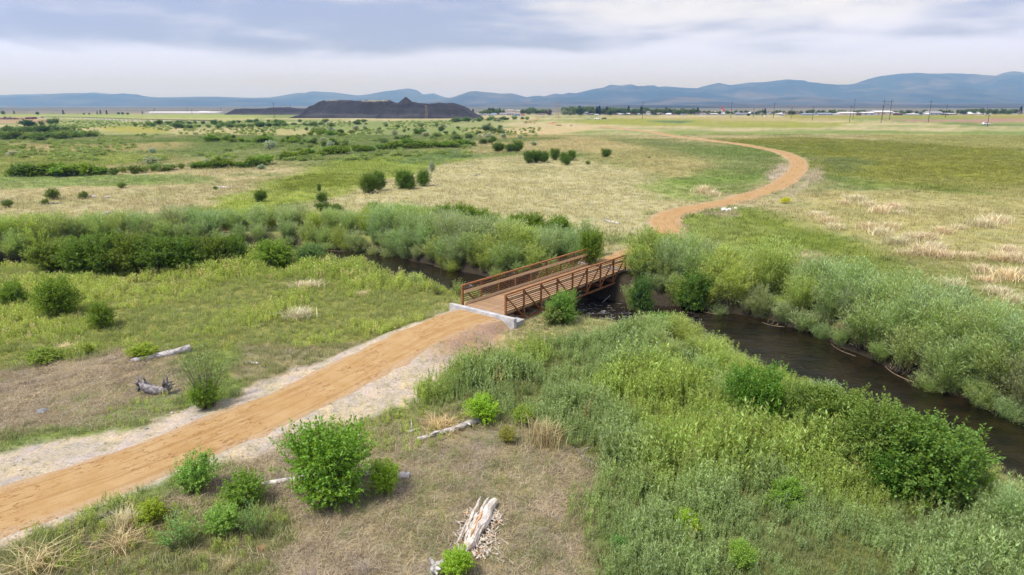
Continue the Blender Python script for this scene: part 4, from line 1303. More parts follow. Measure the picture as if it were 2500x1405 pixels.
# bushes of the plain beyond
BANDS = [
    ([(40, 434), (240, 427)], 9, 2.8, DARK, 'dark green bush in the row at the western meadow edge'),
    ([(250, 428), (500, 412)], 9, 2.1, (0.10, 0.15, 0.03), 'olive bush in the low line east of the dark row'),
    ([(478, 412), (580, 412), (650, 404)], 8, 2.8, DARK, 'dark green bush in the clump by the silver shrub'),
    ([(690, 390), (800, 378), (950, 367)], 13, 2.5, DARK, 'dark bush in the long hedge-like band on the plain'),
    ([(960, 365), (1060, 362), (1150, 360)], 12, 3.6, DARK, 'tall dark bush in the dense stand at the end of the band'),
    ([(520, 348), (620, 350), (740, 352)], 11, 3.0, DARK, 'dark bush in the upper band left of the slag heap view'),
    ([(745, 334), (800, 332), (850, 333)], 7, 3.0, DARK, 'dark bush in the short thick band below the slag heap'),
    ([(0, 342), (120, 345), (235, 335)], 16, 4.2, (0.10, 0.145, 0.035), 'olive-green willow in the broad western thicket'),
    ([(0, 326), (90, 326), (180, 320)], 12, 4.2, (0.09, 0.135, 0.032), 'olive-green willow at the back of the broad western thicket'),
    ([(60, 311), (105, 306), (145, 302)], 6, 4.8, (0.055, 0.10, 0.022), 'dark tall bush on top of the broad western thicket'),
    ([(330, 312), (420, 306), (520, 304), (620, 303)], 14, 4.0, (0.085, 0.135, 0.035), 'green bush in the thicket below the white greenhouse'),
    ([(430, 313), (530, 313), (640, 311)], 14, 3.6, (0.11, 0.16, 0.045), 'lighter green bush in front of the thicket by the greenhouse'),
    ([(640, 309), (700, 308), (790, 306)], 10, 3.2, (0.10, 0.16, 0.05), 'green bush in the strip under the low slag heap'),
    ([(1120, 299), (1200, 295), (1290, 292)], 16, 4.2, (0.10, 0.155, 0.045), 'green willow in the strip leading to the town'),
    ([(1185, 322), (1207, 324)], 3, 4.0, (0.075, 0.11, 0.05), 'dusky green bush on the pale patch before the town'),
]
for pts, n, h, col, lb in BANDS:
    L_ = resample(np.array(pts, float), int(n * 1.3))
    for u, v in L_:
        x, y, z = gp(u + RN.uniform(-9, 9), v + RN.uniform(-2.5, 1.5))
        hh = h * RN.uniform(0.42, 1.05)
        col_ = tuple(q * 0.95 for q in col)
        bush('far' if col is DARK or RN.random() < 0.6 else 'farw', x, y, hh, hh * RN.uniform(1.3, 2.5), jit(col_, 0.22), 'thicket_willow' if 'willow' in lb or 'thicket' in lb else 'bush', ('tall ' if hh > h else 'low ' if hh < 0.72 * h else 'middling ') + lb, lb.replace(' bush ', ' bushes ').replace(' willow ', ' willows '), z=z, parts=False)
sr = random.Random(31)
n_sc = 0
while n_sc < 115:
    u, v = sr.uniform(560, 1240), sr.uniform(296, 362)
    if v > 345 and u < 700:
        continue
    if float(vnoise(np.array([u]), np.array([v * 3]), 60, 5)[0]) < 0.38:
        continue
    x, y, z = gp(u, v)
    hh = sr.uniform(1.4, 3.0) * (1.25 if v < 312 else 1)
    q = sr.random()
    c, lb = ((0.075, 0.12, 0.022), 'scattered dark green bush on the plain below the slag heap') if q < 0.5 else ((0.13, 0.17, 0.055), 'scattered light green bush on the plain below the slag heap') if q < 0.88 else (SILV, 'scattered silver-grey bush on the plain below the slag heap')
    bush('far', x, y, hh, hh * sr.uniform(1.0, 2.0), jit(c, 0.2, sr), 'silver_shrub' if c is SILV else 'bush', ('larger ' if hh > 2.4 else 'smaller ' if hh < 1.8 else 'medium ') + lb, lb.replace('scattered', 'all').replace(' bush ', ' bushes '), z=z, parts=False)
    n_sc += 1
for u, vb, vt, wd, lb in [
    (660, 366, 346, 30, 'silvery shrub beside the upper dark band'), (368, 403, 384, 36, 'silvery shrub behind the low olive line'), (34, 381, 370, 32, 'grey shrub on the far straw at the western side'),
    (638, 414, 402, 20, 'blue-grey shrub below the dark clump'), (1192, 340, 326, 22, 'western silver shrub of three in a row before the pale patch'), (1230, 339, 327, 16, 'middle silver shrub of three in a row before the pale patch'), (1269, 340, 330, 13, 'eastern silver shrub of three in a row before the pale patch'),
    (1303, 357, 346, 20, 'grey twiggy shrub alone on the straw above the clusters'), (372, 375, 363, 16, 'blue-grey round shrub on the straw strip'), (870, 320, 308, 18, 'pale shrub near the short thick band'), (505, 405, 390, 22, 'grey-green shrub at the head of the dark clump'),
    (1055, 420, 395, 14, 'slim grey-green bush by the trio on the straw'),
]:
    pbush('far', u, vb, vt, wd, SILV if 'blue' not in lb else (0.22, 0.28, 0.24), 'silver_shrub', lb, None, 'shrub')
for u, v, wd, lb in [(20, 507, 28, 'small olive bush at the western frame edge by driftwood'), (130, 488, 40, 'small olive bush between driftwood pieces'), (205, 486, 26, 'small green bush touching a driftwood piece'), (298, 460, 22, 'tiny bush on the straw above the driftwood'),
                     (526, 464, 14, 'tiny bush next to a white driftwood log'), (110, 500, 20, 'tiny brown-green bush by the dark log'), (1435, 402, 14, 'tiny bush on the straw meadow past the eastern cluster'), (1585, 388, 8, 'tiny dark bush on the straw below the trail'), (1540, 578, 14, 'tiny green bush by the grey stump near the trail')]:
    pbush('fine', u, v, v - wd * 0.7, wd, (0.12, 0.16, 0.03), 'bush', lb)


# ------------------------------------------------------------------ scattered small growth (nobody could count it)
hid = []


def proto_obj(coll, name, me):
    o = bpy.data.objects.new(name, me)
    coll.objects.link(o)
    return o


def tuft_mesh(seed, blades, h, spread, lean, wd):
    g = rng(seed)
    n = blades
    b = np.c_[g.normal(0, spread, n), g.normal(0, spread, n), np.zeros(n)]
    az = g.uniform(0, 6.28, n)
    hh = h * g.uniform(0.55, 1.15, n)
    ln = lean * g.uniform(0.2, 1.3, n) * h
    dv = np.c_[np.cos(az), np.sin(az), np.zeros(n)]
    sd_ = np.c_[-np.sin(az), np.cos(az), np.zeros(n)] * wd
    m_ = b + dv * (ln * 0.35)[:, None] + np.c_[np.zeros(n), np.zeros(n), hh * 0.62]
    t_ = b + dv * ln[:, None] + np.c_[np.zeros(n), np.zeros(n), hh * (1 - 0.25 * np.minimum(1, ln / h))]
    V = np.stack([b - sd_, b + sd_, m_ + sd_ * 0.8, m_ - sd_ * 0.8, t_], 1)
    i = np.arange(n)[:, None] * 5
    q = np.concatenate([i + np.array([[0, 1, 2, 3]])], 0)
    t3 = i + np.array([[3, 2, 4]])
    me = bpy.data.meshes.new('tuft')
    me.from_pydata(V.reshape(-1, 3).tolist(), [], [tuple(r) for r in q] + [tuple(r) for r in t3])
    me.update()
    me.materials.append(M_BLADE)
    return me


def shoot_mesh(seed, h, nst, per, L, W, spread):
    """upright leafy shoots of the knee-high thicket"""
    g = rng(seed)
    base = np.c_[g.normal(0, spread, nst), g.normal(0, spread, nst), np.zeros(nst)]
    tip = base + np.c_[g.normal(0, 0.13, nst) * h, g.normal(0, 0.13, nst) * h, h * g.uniform(0.65, 1.1, nst)]
    n = nst * per
    k = np.repeat(np.arange(nst), per)
    t = g.uniform(0.12, 1.0, n)[:, None]
    P = base[k] * (1 - t) + tip[k] * t
    az = g.uniform(0, 6.28, n)
    D = unit(np.c_[np.cos(az), np.sin(az), g.uniform(0.5, 2.2, n)])
    V, F = quads(P, D, side_of(g, D), L * g.uniform(0.7, 1.3, n) * (1.15 - 0.5 * t[:, 0]), W * g.uniform(0.7, 1.3, n))
    return mesh_np('shoot', V, F, M_PLANT)


def collection(name, meshes):
    c = bpy.data.collections.new(name)
    for i, me in enumerate(meshes):
        proto_obj(c, f'{name}_{i}', me)
    return c


C_GRASS = collection('grass_kinds', [tuft_mesh(300 + i, 16, 0.34, 0.12, 0.55, 0.009) for i in range(4)])
C_DEAD = collection('dead_grass_kinds', [tuft_mesh(320 + i, 24, 0.13, 0.17, 2.2, 0.0065) for i in range(4)])
C_MEAD = collection('meadow_kinds', [tuft_mesh(340 + i, 22, 0.5, 0.5, 0.6, 0.028) for i in range(4)])
C_SHOOT = collection('shoot_kinds', [shoot_mesh(360 + i, 1.0, 8, 40, 0.135, 0.026, 0.14) for i in range(5)])
C_WEED = collection('weed_kinds', [shoot_mesh(380 + i, 0.55, 8, 18, 0.12, 0.026, 0.15) for i in range(4)])


def scatter(name, P, scl, tint, coll, lean=0.12, seed=1):
    g = rng(seed)
    n = len(P)
    me = bpy.data.meshes.new(name)
    me.vertices.add(n)
    me.vertices.foreach_set('co', np.asarray(P, np.float32).ravel())
    a = me.attributes.new('scl', 'FLOAT', 'POINT')
    a.data.foreach_set('value', np.asarray(scl, np.float32))
    a = me.attributes.new('rot', 'FLOAT_VECTOR', 'POINT')
    a.data.foreach_set('vector', np.c_[g.normal(0, lean, n), g.normal(0, lean, n), g.uniform(0, 6.28, n)].astype(np.float32).ravel())
    a = me.attributes.new('tint', 'FLOAT_COLOR', 'POINT')
    a.data.foreach_set('color', np.c_[np.clip(tint, 0.003, 0.9), np.ones(n)].astype(np.float32).ravel())
    a = me.attributes.new('pick', 'INT', 'POINT')
    a.data.foreach_set('value', g.integers(0, 64, n).astype(np.int32))
    o = obj(name, me, kind='stuff')
    nt = bpy.data.node_groups.new('scatter_' + name, 'GeometryNodeTree')
    nt.interface.new_socket('Geometry', in_out='INPUT', socket_type='NodeSocketGeometry')
    nt.interface.new_socket('Geometry', in_out='OUTPUT', socket_type='NodeSocketGeometry')
    N = NT(nt)
    gi = N.n('NodeGroupInput')
    pts = N.n('GeometryNodeMeshToPoints', {'Mesh': gi.outputs[0]})
    ci = N.n('GeometryNodeCollectionInfo', {'Collection': coll, 'Separate Children': True, 'Reset Children': True})

    def attr(nm, ty):
        return N.n('GeometryNodeInputNamedAttribute', {'Name': nm}, data_type=ty).outputs[0]
    rot = N.n('FunctionNodeEulerToRotation', {0: attr('rot', 'FLOAT_VECTOR')})
    ip = N.n('GeometryNodeInstanceOnPoints', {'Points': pts.outputs[0], 'Instance': ci.outputs[0], 'Pick Instance': True, 'Instance Index': attr('pick', 'INT'), 'Rotation': rot.outputs[0], 'Scale': attr('scl', 'FLOAT')})
    N.n('NodeGroupOutput', {0: ip.outputs[0]})
    mo = o.modifiers.new('scatter', 'NODES')
    mo.node_group = nt
    return o


def sample_field(n, y0, y1, seed, pw=1.0, side=1.12):
    """random ground spots in the field of view between two distances, even per square metre when pw = 1"""
    g = rng(seed)
    t = g.uniform(0, 1, n)
    e = 1 + pw
    y = (y0 ** e + t * (y1 ** e - y0 ** e)) ** (1 / e)
    x = g.uniform(-1, 1, n) * (side * y + 3)
    return x, y, g


def clear_mask(x, y, creek=True):
    dn, _, _ = dist_poly(x, y, TR_NEAR)
    df, _, _ = dist_poly(x, y, TR_FAR)
    dc, _, _ = dist_poly(x, y, CREEK)
    m = (dn > TR_HALF - 0.12) & (df > TR_HALF + 0.1 + np.clip(y - 110, 0, 300) * 0.014)
    if creek:
        m &= dc > CR_HALF + 0.9
    rx, ry = x - BM.x, y - BM.y
    al = rx * BE.x + ry * BE.y
    ac = rx * BN.x + ry * BN.y
    m &= ~((al > -0.7) & (al < BL + 0.8) & (np.abs(ac) < 2.6))
    return m


THATCH_P = [PATCH[2][0], PATCH[5][0]]
THICK_P = PATCH[1][0]
MEAD_P = PATCH[0][0]


def build_growth():
    # grass round the near ground, in the colour of the ground it grows from
    x, y, g = sample_field(64000, 9, 62, 1, 0.35)
    m = clear_mask(x, y)
    th = np.minimum(poly_sd(x, y, THATCH_P[0]), poly_sd(x, y, THATCH_P[1])) + (fbm(x, y, 2.0, 61, 3) - 0.5) * 2.2
    c, gv = ground_color(x, y)
    m &= g.uniform(0, 1, len(x)) > gv * np.where(fbm(x, y, 1.1, 63, 3) > 0.55, 0.55, 0.965)
    th = np.where(poly_sd(x, y, P_CORNER) + (fbm(x, y, 1.5, 62, 3) - 0.5) * 2 < 0, 1.0, th)
    green = m & (th > -0.2)
    f = fbm(x, y, 1.5, 66, 3)
    grn = np.array((0.25, 0.29, 0.08))
    c2 = c * 0.55 + grn * 0.45
    c2 = c2 * (0.8 + 0.7 * f)[:, None]
    P = np.c_[x, y, zg(x, y) - 0.02]
    s = g.uniform(0.45, 1.25, len(x)) * (0.6 + 0.8 * f) * np.where(gv > 0.4, 0.45, 1.0)
    scatter('grass', P[green], s[green], c2[green], C_GRASS, 0.15, 2)
    x, y, g = sample_field(42000, 9, 46, 3, 0.4)
    th = np.minimum(poly_sd(x, y, THATCH_P[0]), poly_sd(x, y, THATCH_P[1])) + (fbm(x, y, 2.0, 61, 3) - 0.5) * 2.2
    m = clear_mask(x, y) & (th < 0.3) & ((poly_sd(x, y, P_CORNER) > 0) | (g.uniform(0, 1, len(x)) < 0.35))
    x, y = x[m], y[m]
    c, gv = ground_color(x, y)
    keep = rng(4).uniform(0, 1, len(x)) > gv
    x, y, c = x[keep], y[keep], c[keep]
    f = fbm(x, y, 1.1, 68, 3)
    q = rng(5).uniform(0, 1, len(x))[:, None]
    dead = G(226, 205, 172) * q + G(168, 151, 131) * (1 - q)
    gr = (fbm(x, y, 3.0, 69, 3) > 0.52)[:, None] * (rng(6).uniform(0, 1, (len(x), 1)) < 0.4)
    dead = dead * (1 - gr) + np.array((0.22, 0.235, 0.09)) * gr
    dead = dead * (0.85 + 0.7 * f)[:, None]
    scatter('dead_grass', np.c_[x, y, zg(x, y) - 0.01], rng(7).uniform(0.6, 1.4, len(x)), dead, C_DEAD, 0.2, 8)
    # thicket of knee- to waist-high shoots on the near bank
    x, y, g = sample_field(60000, 9, 56, 9, 0.6)
    d = poly_sd(x, y, THICK_P) + (fbm(x, y, 2.4, 70, 3) - 0.5) * 3.4
    dens = sstep(0.9, -0.8, d)
    patch = fbm(x, y, 3.5, 72, 3)
    m = clear_mask(x, y) & (g.uniform(0, 1, len(x)) < dens * (0.16 + 0.84 * sstep(0.34, 0.52, patch)))
    x, y, patch = x[m], y[m], patch[m]
    dc, _, _ = dist_poly(x, y, CREEK)
    hgt = 0.55 + 0.75 * sstep(0.25, 0.72, fbm(x, y, 3.5, 73, 3))
    hgt = hgt * np.where(y < 24, 0.55 + 0.45 * sstep(15, 24, y), 1.0) * rng(10).uniform(0.55, 1.35, len(x)) * np.where(rng(22).uniform(0, 1, len(x)) < 0.10, 1.5, 1.0)
    hgt = hgt * np.where(dc < 8, 0.8, 1.0) * (0.45 + 0.55 * sstep(0.6, -1.8, d[m]))
    k = fbm(x, y, 5.0, 74, 3)[:, None]
    k2 = fbm(x, y, 9.0, 75, 2)[:, None]
    c = np.array((0.265, 0.312, 0.078)) * (1 - k) + np.array((0.185, 0.245, 0.060)) * k
    t = sstep(0.5, 0.66, k2)
    c = c * (1 - t) + np.array((0.205, 0.262, 0.110)) * t
    br = (rng(11).uniform(0, 1, (len(x), 1)) < 0.05)
    hgt = np.where(br[:, 0], hgt * 0.7, hgt)
    c = np.where(br, np.array((0.27, 0.24, 0.12)), c) * rng(12).uniform(0.78, 1.25, (len(x), 1))
    scatter('undergrowth', np.c_[x, y, zg(x, y) - 0.03], hgt, c * LEAF_GAIN, C_SHOOT, 0.10, 13)
    # weeds of the left meadow and the green margins
    x, y, g = sample_field(46000, 15, 68, 14, 0.8)
    d = poly_sd(x, y, MEAD_P) + (fbm(x, y, 3.0, 76, 3) - 0.5) * 3.0
    ex = np.minimum.reduce([poly_sd(x, y, q) for q in (P_STRIP, P_CORNER, P_RISE)]) - 0.3 + (fbm(x, y, 1.5, 77, 3) - 0.5) * 1.6
    m = clear_mask(x, y) & (ground_color(x, y)[1] < 0.3) & (((g.uniform(0, 1, len(x)) < sstep(0.8, -0.8, d)) & (fbm(x, y, 2.6, 78, 3) > 0.34)) | ((ex < 0) & (g.uniform(0, 1, len(x)) < 0.5)))
    x, y = x[m], y[m]
    hgt = (0.45 + 1.0 * sstep(0.3, 0.7, fbm(x, y, 4.0, 79, 3))) * rng(15).uniform(0.6, 1.3, len(x)) * (0.75 + 0.6 * sstep(46, 58, y))
    hgt = hgt * np.where(ex[m] < 0, 0.7, 1.0)
    k = fbm(x, y, 6.0, 80, 3)[:, None]
    c = np.array((0.330, 0.360, 0.105)) * (1 - k) + np.array((0.205, 0.265, 0.060)) * k
    st = rng(16).uniform(0, 1, (len(x), 1)) < 0.12
    c = np.where(st, np.array((0.36, 0.32, 0.17)), c) * rng(17).uniform(0.8, 1.22, (len(x), 1))
    scatter('weeds', np.c_[x, y, zg(x, y) - 0.03], hgt, c * LEAF_GAIN, C_WEED, 0.12, 18)
    # meadow grass beyond the creek
    x, y, g = sample_field(78000, 45, 330, 19, 0.25, 1.05)
    m = clear_mask(x, y)
    m &= (dist_poly(x, y, CREEK)[0] > 7)
    far_side = y > np.interp(x, CREEK[:, 0], CREEK[:, 1])
    m &= far_side
    x, y = x[m], y[m]
    c, gv = ground_color(x, y)
    f = fbm(x, y, 6.0, 81, 3)[:, None]
    c = c * (0.95 + 0.5 * f) * rng(20).uniform(0.88, 1.2, (len(x), 1))
    s = (0.35 + 0.75 * fbm(x, y, 9, 82, 3)) * (0.75 + y / 300.0)
    scatter('meadow_grass', np.c_[x, y, zg(x, y) - 0.03], s, c * 1.08, C_MEAD, 0.12, 21)


build_growth()


def low_shrubs():
    g = rng(140)
    n = 5200
    u, v = g.uniform(-40, 1330, n), 296 + 100 * g.uniform(0, 1, n) ** 1.4
    dens = fbm(u, v * 5, 90, 141, 3)
    keep = (dens > 0.5) & ((v < 345) | (u < 1150))
    P = np.array([sight(a, b, PLAIN) for a, b in zip(u[keep], v[keep])])
    x, y = P[:, 0], P[:, 1]
    n = len(x)
    k = g.uniform(0, 1, (n, 1))
    c = (np.array((0.15, 0.20, 0.05)) * k + np.array((0.22, 0.26, 0.10)) * (1 - k)) * LEAF_GAIN * g.uniform(0.8, 1.2, (n, 1))
    scatter('shrubbery', np.c_[x, y, zg(x, y) - 0.05], g.uniform(0.6, 1.5, n), c, C_LOW, 0.05, 142)


C_LOW = collection('low_shrub_kinds', [shrub_mesh(390 + i, 1.6, 0.8, 60, 8, 0.20, 0.12, 6, 0.03, 'low_shrub')[0] for i in range(3)])
for o_ in C_LOW.objects:
    o_.data.materials.clear()
    o_.data.materials.append(M_PLANT)
low_shrubs()


# ------------------------------------------------------------------ grass clumps one can point at
def clump_mesh(seed, n=260, h=0.8, sp=0.28, lean=0.8, wd=0.012):
    g = rng(seed)
    me = tuft_mesh(seed, n, h, sp, lean, wd)
    me.materials.clear()
    me.materials.append(M_STRAW)
    return me


CLUMPS = [clump_mesh(400 + i) for i in range(3)]
SPRAWL = [clump_mesh(410 + i, 130, 0.45, 0.25, 2.3, 0.011) for i in range(2)]
TANC = (0.45, 0.395, 0.25)


def clump(u, v, hpx, wpx, label, group=None, col=TANC, ms=CLUMPS):
    x, y, z = gp(u, v)
    d = depth_of(x, y, z)
    o = obj('grass_clump', ms[RN.randrange(len(ms))], None, (x, y, z - 0.03), label=label, category='grass clump', group=group)
    o.scale = (wpx / FOC * d / 1.1, wpx / FOC * d / 1.1, hpx / FOC * d / 0.75)
    if ms is SPRAWL:
        o.scale = (wpx / FOC * d / 2.0, wpx / FOC * d / 2.0, hpx / FOC * d / 0.45)
    o.rotation_euler = (0, 0, RN.uniform(0, 6.28))
    o.color = jit(col, 0.1)


for u, v, w_ in [(2090, 492, 40), (2060, 500, 30), (2120, 505, 34), (1995, 530, 34), (2020, 545, 40), (2040, 560, 36), (2150, 520, 44), (2180, 510, 36), (2200, 525, 30), (2120, 560, 40), (2150, 575, 46), (2170, 560, 40), (2190, 600, 52), (2230, 590, 50), (2260, 585, 44),
                 (2250, 625, 60), (2275, 612, 50), (2215, 625, 40), (2300, 630, 46), (2360, 632, 40), (2400, 555, 50), (2430, 545, 50), (2395, 665, 44), (2405, 690, 40), (2480, 640, 60), (2440, 640, 50), (2455, 685, 70), (2490, 675, 50), (2435, 720, 50), (2490, 745, 60), (2320, 705, 60), (2460, 615, 40), (2300, 570, 40), (2340, 560, 30)]:
    clump(u, v, w_ * 0.5, w_ * 1.1, 'tan bunchgrass clump on the slope above the far bank willows', 'tan grass clumps on the eastern slope')
for u, v, w_ in [(1720, 472, 44), (1740, 478, 30)]:
    clump(u, v, w_ * 0.5, w_, 'tan grass clump beside the inner edge of the curving trail', 'tan grass clumps inside the trail bend')
for a in [(158, 858, 20, 42, 'pale tan grass tuft on the green flat before the dead grass'), (310, 1290, 60, 55, 'upright tan grass clump next to the rusty-leaved shrub'), (300, 1340, 50, 150, 'sprawling straw grass clump below the upright tan clump', None, (0.37, 0.30, 0.16), SPRAWL),
          (100, 1390, 60, 210, 'largest sprawling straw grass clump in the lower corner', None, (0.37, 0.31, 0.16), SPRAWL), (1075, 1045, 25, 70, 'flattened blond grass tuft above the thin fallen log', None, (0.44, 0.34, 0.17)), (1330, 1085, 70, 80, 'tall straw grass at the margin of thicket and dead grass', None, (0.37, 0.31, 0.16)),
          (890, 1400, 45, 75, 'grey matted heap of dead stems near the bottom edge', None, (0.28, 0.25, 0.20), SPRAWL), (745, 1410, 25, 90, 'tan matted heap of dead stems beside the grey one', None, (0.32, 0.26, 0.20), SPRAWL), (560, 1390, 40, 70, 'straw tuft among the herbs near the bottom edge', None, (0.34, 0.29, 0.16), SPRAWL),
          (640, 1345, 16, 20, 'small orange dried plant near the tall herb clump', None, (0.38, 0.24, 0.13)), (730, 778, 28, 60, 'pale straw tuft in the middle of the left meadow'), (750, 705, 22, 60, 'pale straw tuft near the near bank willows'), (885, 722, 14, 30, 'small straw tuft left of the bridge'),
          (1165, 905, 18, 34, 'small blond tuft below the brown ramp slope'), (2410, 1310, 30, 50, 'straw tuft in the lower corner of the thicket', None, (0.34, 0.29, 0.17)), (1580, 1175, 50, 45, 'straw-coloured tuft inside the thicket', None, (0.32, 0.29, 0.14))]:
    clump(*a)


# ------------------------------------------------------------------ logs, roots and stones
def log_between(a, b, r0, r1, label, name='fallen_log', bend=0.0, seed=1, m=M_DRIFT, n=9, stubs=0, cat='log'):
    g = random.Random(seed)
    (xa, ya, za), (xb, yb, zb) = gp(*a), gp(*b)
    za, zb = max(za, WATER + 0.02), max(zb, WATER + 0.02)
    A, B = Vector((xa, ya, za + r0 * 0.75)), Vector((xb, yb, zb + r1 * 0.75))
    mid = (A + B) / 2
    t = thing(name, label, cat, mid)
    A -= mid
    B -= mid
    d = (B - A).normalized()
    r0, r1 = r0 * 1.3, r1 * 1.3
    sd_ = d.cross(Vector((0, 0, 1)))
    pts, rad = [], []
    for i in range(n):
        q = i / (n - 1)
        p = A.lerp(B, q) + sd_ * (math.sin(q * math.pi) * bend + g.uniform(-1, 1) * r0 * 0.18) + Vector((0, 0, g.uniform(-0.3, 0.3) * r0 * 0.3))
        pts.append(p)
        rad.append((r0 + (r1 - r0) * q) * g.uniform(0.88, 1.12))
    ge = Geo().tube(pts, rad, 9)
    ge.obj('trunk', m, t, True)
    for k in range(stubs):
        q = g.uniform(0.15, 0.9)
        p = A.lerp(B, q)
        e = p + sd_ * g.choice((-1, 1)) * g.uniform(0.15, 0.5) + d * g.uniform(-0.2, 0.4) + Vector((0, 0, g.uniform(0.05, 0.4)))
        Geo().tube([p, (p + e) / 2 + Vector((0, 0, 0.04)), e], [r1 * 0.6, r1 * 0.45, r1 * 0.15], 5).obj('branch', m, t, True)
    return t


log_between((320, 885), (465, 857), 0.10, 0.19, 'thick pale grey log lying on the left meadow edge', bend=0.1, seed=2)
log_between((1020, 1076), (1178, 1028), 0.075, 0.12, 'thin pale log lying below the lime shrub', bend=0.08, seed=3, stubs=3)
log_between((640, 1186), (1000, 1166), 0.075, 0.11, 'long thin log half hidden behind the big round shrub', bend=-0.35, seed=4, stubs=2)
log_between((602, 886), (632, 890), 0.05, 0.06, 'short grey driftwood piece on the gravel verge', 'driftwood', seed=5, cat='driftwood')
log_between((995, 1058), (1018, 1050), 0.05, 0.05, 'short twisted stick above the thin pale log', 'driftwood', seed=6, stubs=1, cat='driftwood')
log_between((1405, 1092), (1475, 1150), 0.03, 0.05, 'dark branch along the margin of thicket and dead grass', 'fallen_branch', bend=0.2, seed=7, m=M_DRIFTD, stubs=3, cat='branch')
log_between((1310, 1245), (1372, 1275), 0.018, 0.014, 'thin curved twig on the dead grass above the rotten log', 'fallen_branch', bend=-0.15, seed=8, m=M_DRIFTD, cat='branch')
log_between((205, 1280), (330, 1225), 0.02, 0.035, 'thin grey branch along the lower edge of the trail', 'fallen_branch', bend=0.1, seed=9, m=M_DRIFTD, stubs=3, cat='branch')
log_between((1475, 540), (1512, 548), 0.10, 0.10, 'pale driftwood log on the straw near the trail', 'driftwood', seed=10, cat='driftwood')
log_between((525, 459), (562, 462), 0.16, 0.2, 'white driftwood log next to a tiny bush', 'driftwood', seed=11, cat='driftwood')
log_between((215, 484), (234, 483), 0.15, 0.2, 'grey driftwood log touching a small green bush', 'driftwood', seed=12, stubs=2, cat='driftwood')
log_between((255, 485), (267, 483), 0.13, 0.13, 'stubby dark driftwood piece east of the grey one', 'driftwood', seed=13, cat='driftwood')
log_between((95, 502), (150, 497), 0.12, 0.1, 'dark driftwood log by two tiny bushes', 'driftwood', seed=14, m=M_DRIFTD, stubs=2, cat='driftwood')
log_between((0, 496), (28, 492), 0.14, 0.16, 'dark driftwood log at the western frame edge', 'driftwood', seed=15, m=M_DRIFTD, stubs=1, cat='driftwood')
log_between((245, 528), (268, 520), 0.12, 0.14, 'white driftwood log above the bank willows', 'driftwood', seed=16, cat='driftwood')
log_between((1010, 498), (1045, 500), 0.06, 0.07, 'thin pale stick on the middle straw meadow', 'driftwood', seed=17, cat='driftwood')
log_between((1185, 455), (1200, 452), 0.09, 0.09, 'short dark stick on the middle straw meadow', 'driftwood', seed=18, m=M_DRIFTD, stubs=2, cat='driftwood')
log_between((1160, 430), (1172, 427), 0.08, 0.08, 'tiny dark stick near the eastern bush cluster', 'driftwood', seed=19, m=M_DRIFTD, stubs=1, cat='driftwood')
log_between((1640, 1352), (1622, 1290), 0.03, 0.03, 'grey forked stick standing in the thicket', 'dead_stick', seed=20, stubs=2, cat='stick')
log_between((1470, 728), (1530, 690), 0.02, 0.03, 'bare pale twig arching over the water past the bridge', 'fallen_branch', bend=0.6, seed=22, stubs=3, cat='branch')
log_between((740, 775), (758, 760), 0.035, 0.03, 'tiny grey stick lying in the left meadow', 'driftwood', seed=23, cat='driftwood')


for i_, (a_, b_, lb_) in enumerate([((1715, 762), (1765, 768), 'bare grey branch at the waterline below the dark overhanging shrub'), ((1860, 788), (1915, 800), 'bare branch at the waterline under the tall willows'), ((2030, 830), (2090, 872), 'bare forked branch dipping into the water at the bend'), ((2160, 895), (2230, 935), 'bare root tangle at the foot of the downstream willows'), ((800, 612), (850, 614), 'bare branch on the bank by the first open water'), ((1060, 650), (1110, 660), 'bare branch at the foot of the upstream willows')]):
    log_between(a_, b_, 0.014, 0.022, lb_, 'fallen_branch', bend=0.25, seed=40 + i_, m=M_STEM, stubs=6, cat='branch')


def root_stump():
    x, y, z = gp(380, 962)
    t = thing('root_stump', 'grey upturned root stump with spiky ends by the airy shrub', 'stump', (x, y, z))
    t.scale = (1.3, 1.3, 1.25)
    g = random.Random(9)
    Geo().tube([(-0.55, 0, 0.5), (-0.35, 0.02, 0.28), (0, 0, 0.14), (0.4, 0, 0.16), (0.6, 0.02, 0.3)], [0.12, 0.2, 0.19, 0.15, 0.09], 8).obj('trunk', M_DRIFTD, t, True)
    for k in range(15):
        sx = g.choice((-1, 1))
        p = Vector((sx * g.uniform(0.3, 0.6), g.uniform(-0.1, 0.1), g.uniform(0.15, 0.45)))
        e = p + Vector((sx * g.uniform(0.02, 0.28), g.uniform(-0.35, 0.35), g.uniform(0.05, 0.55)))
        Geo().tube([p, (p + e) / 2 + Vector((g.uniform(-.05, .05), 0, 0.03)), e], [0.06, 0.035, 0.008], 5).obj('root', M_DRIFTD, t, True)


root_stump()


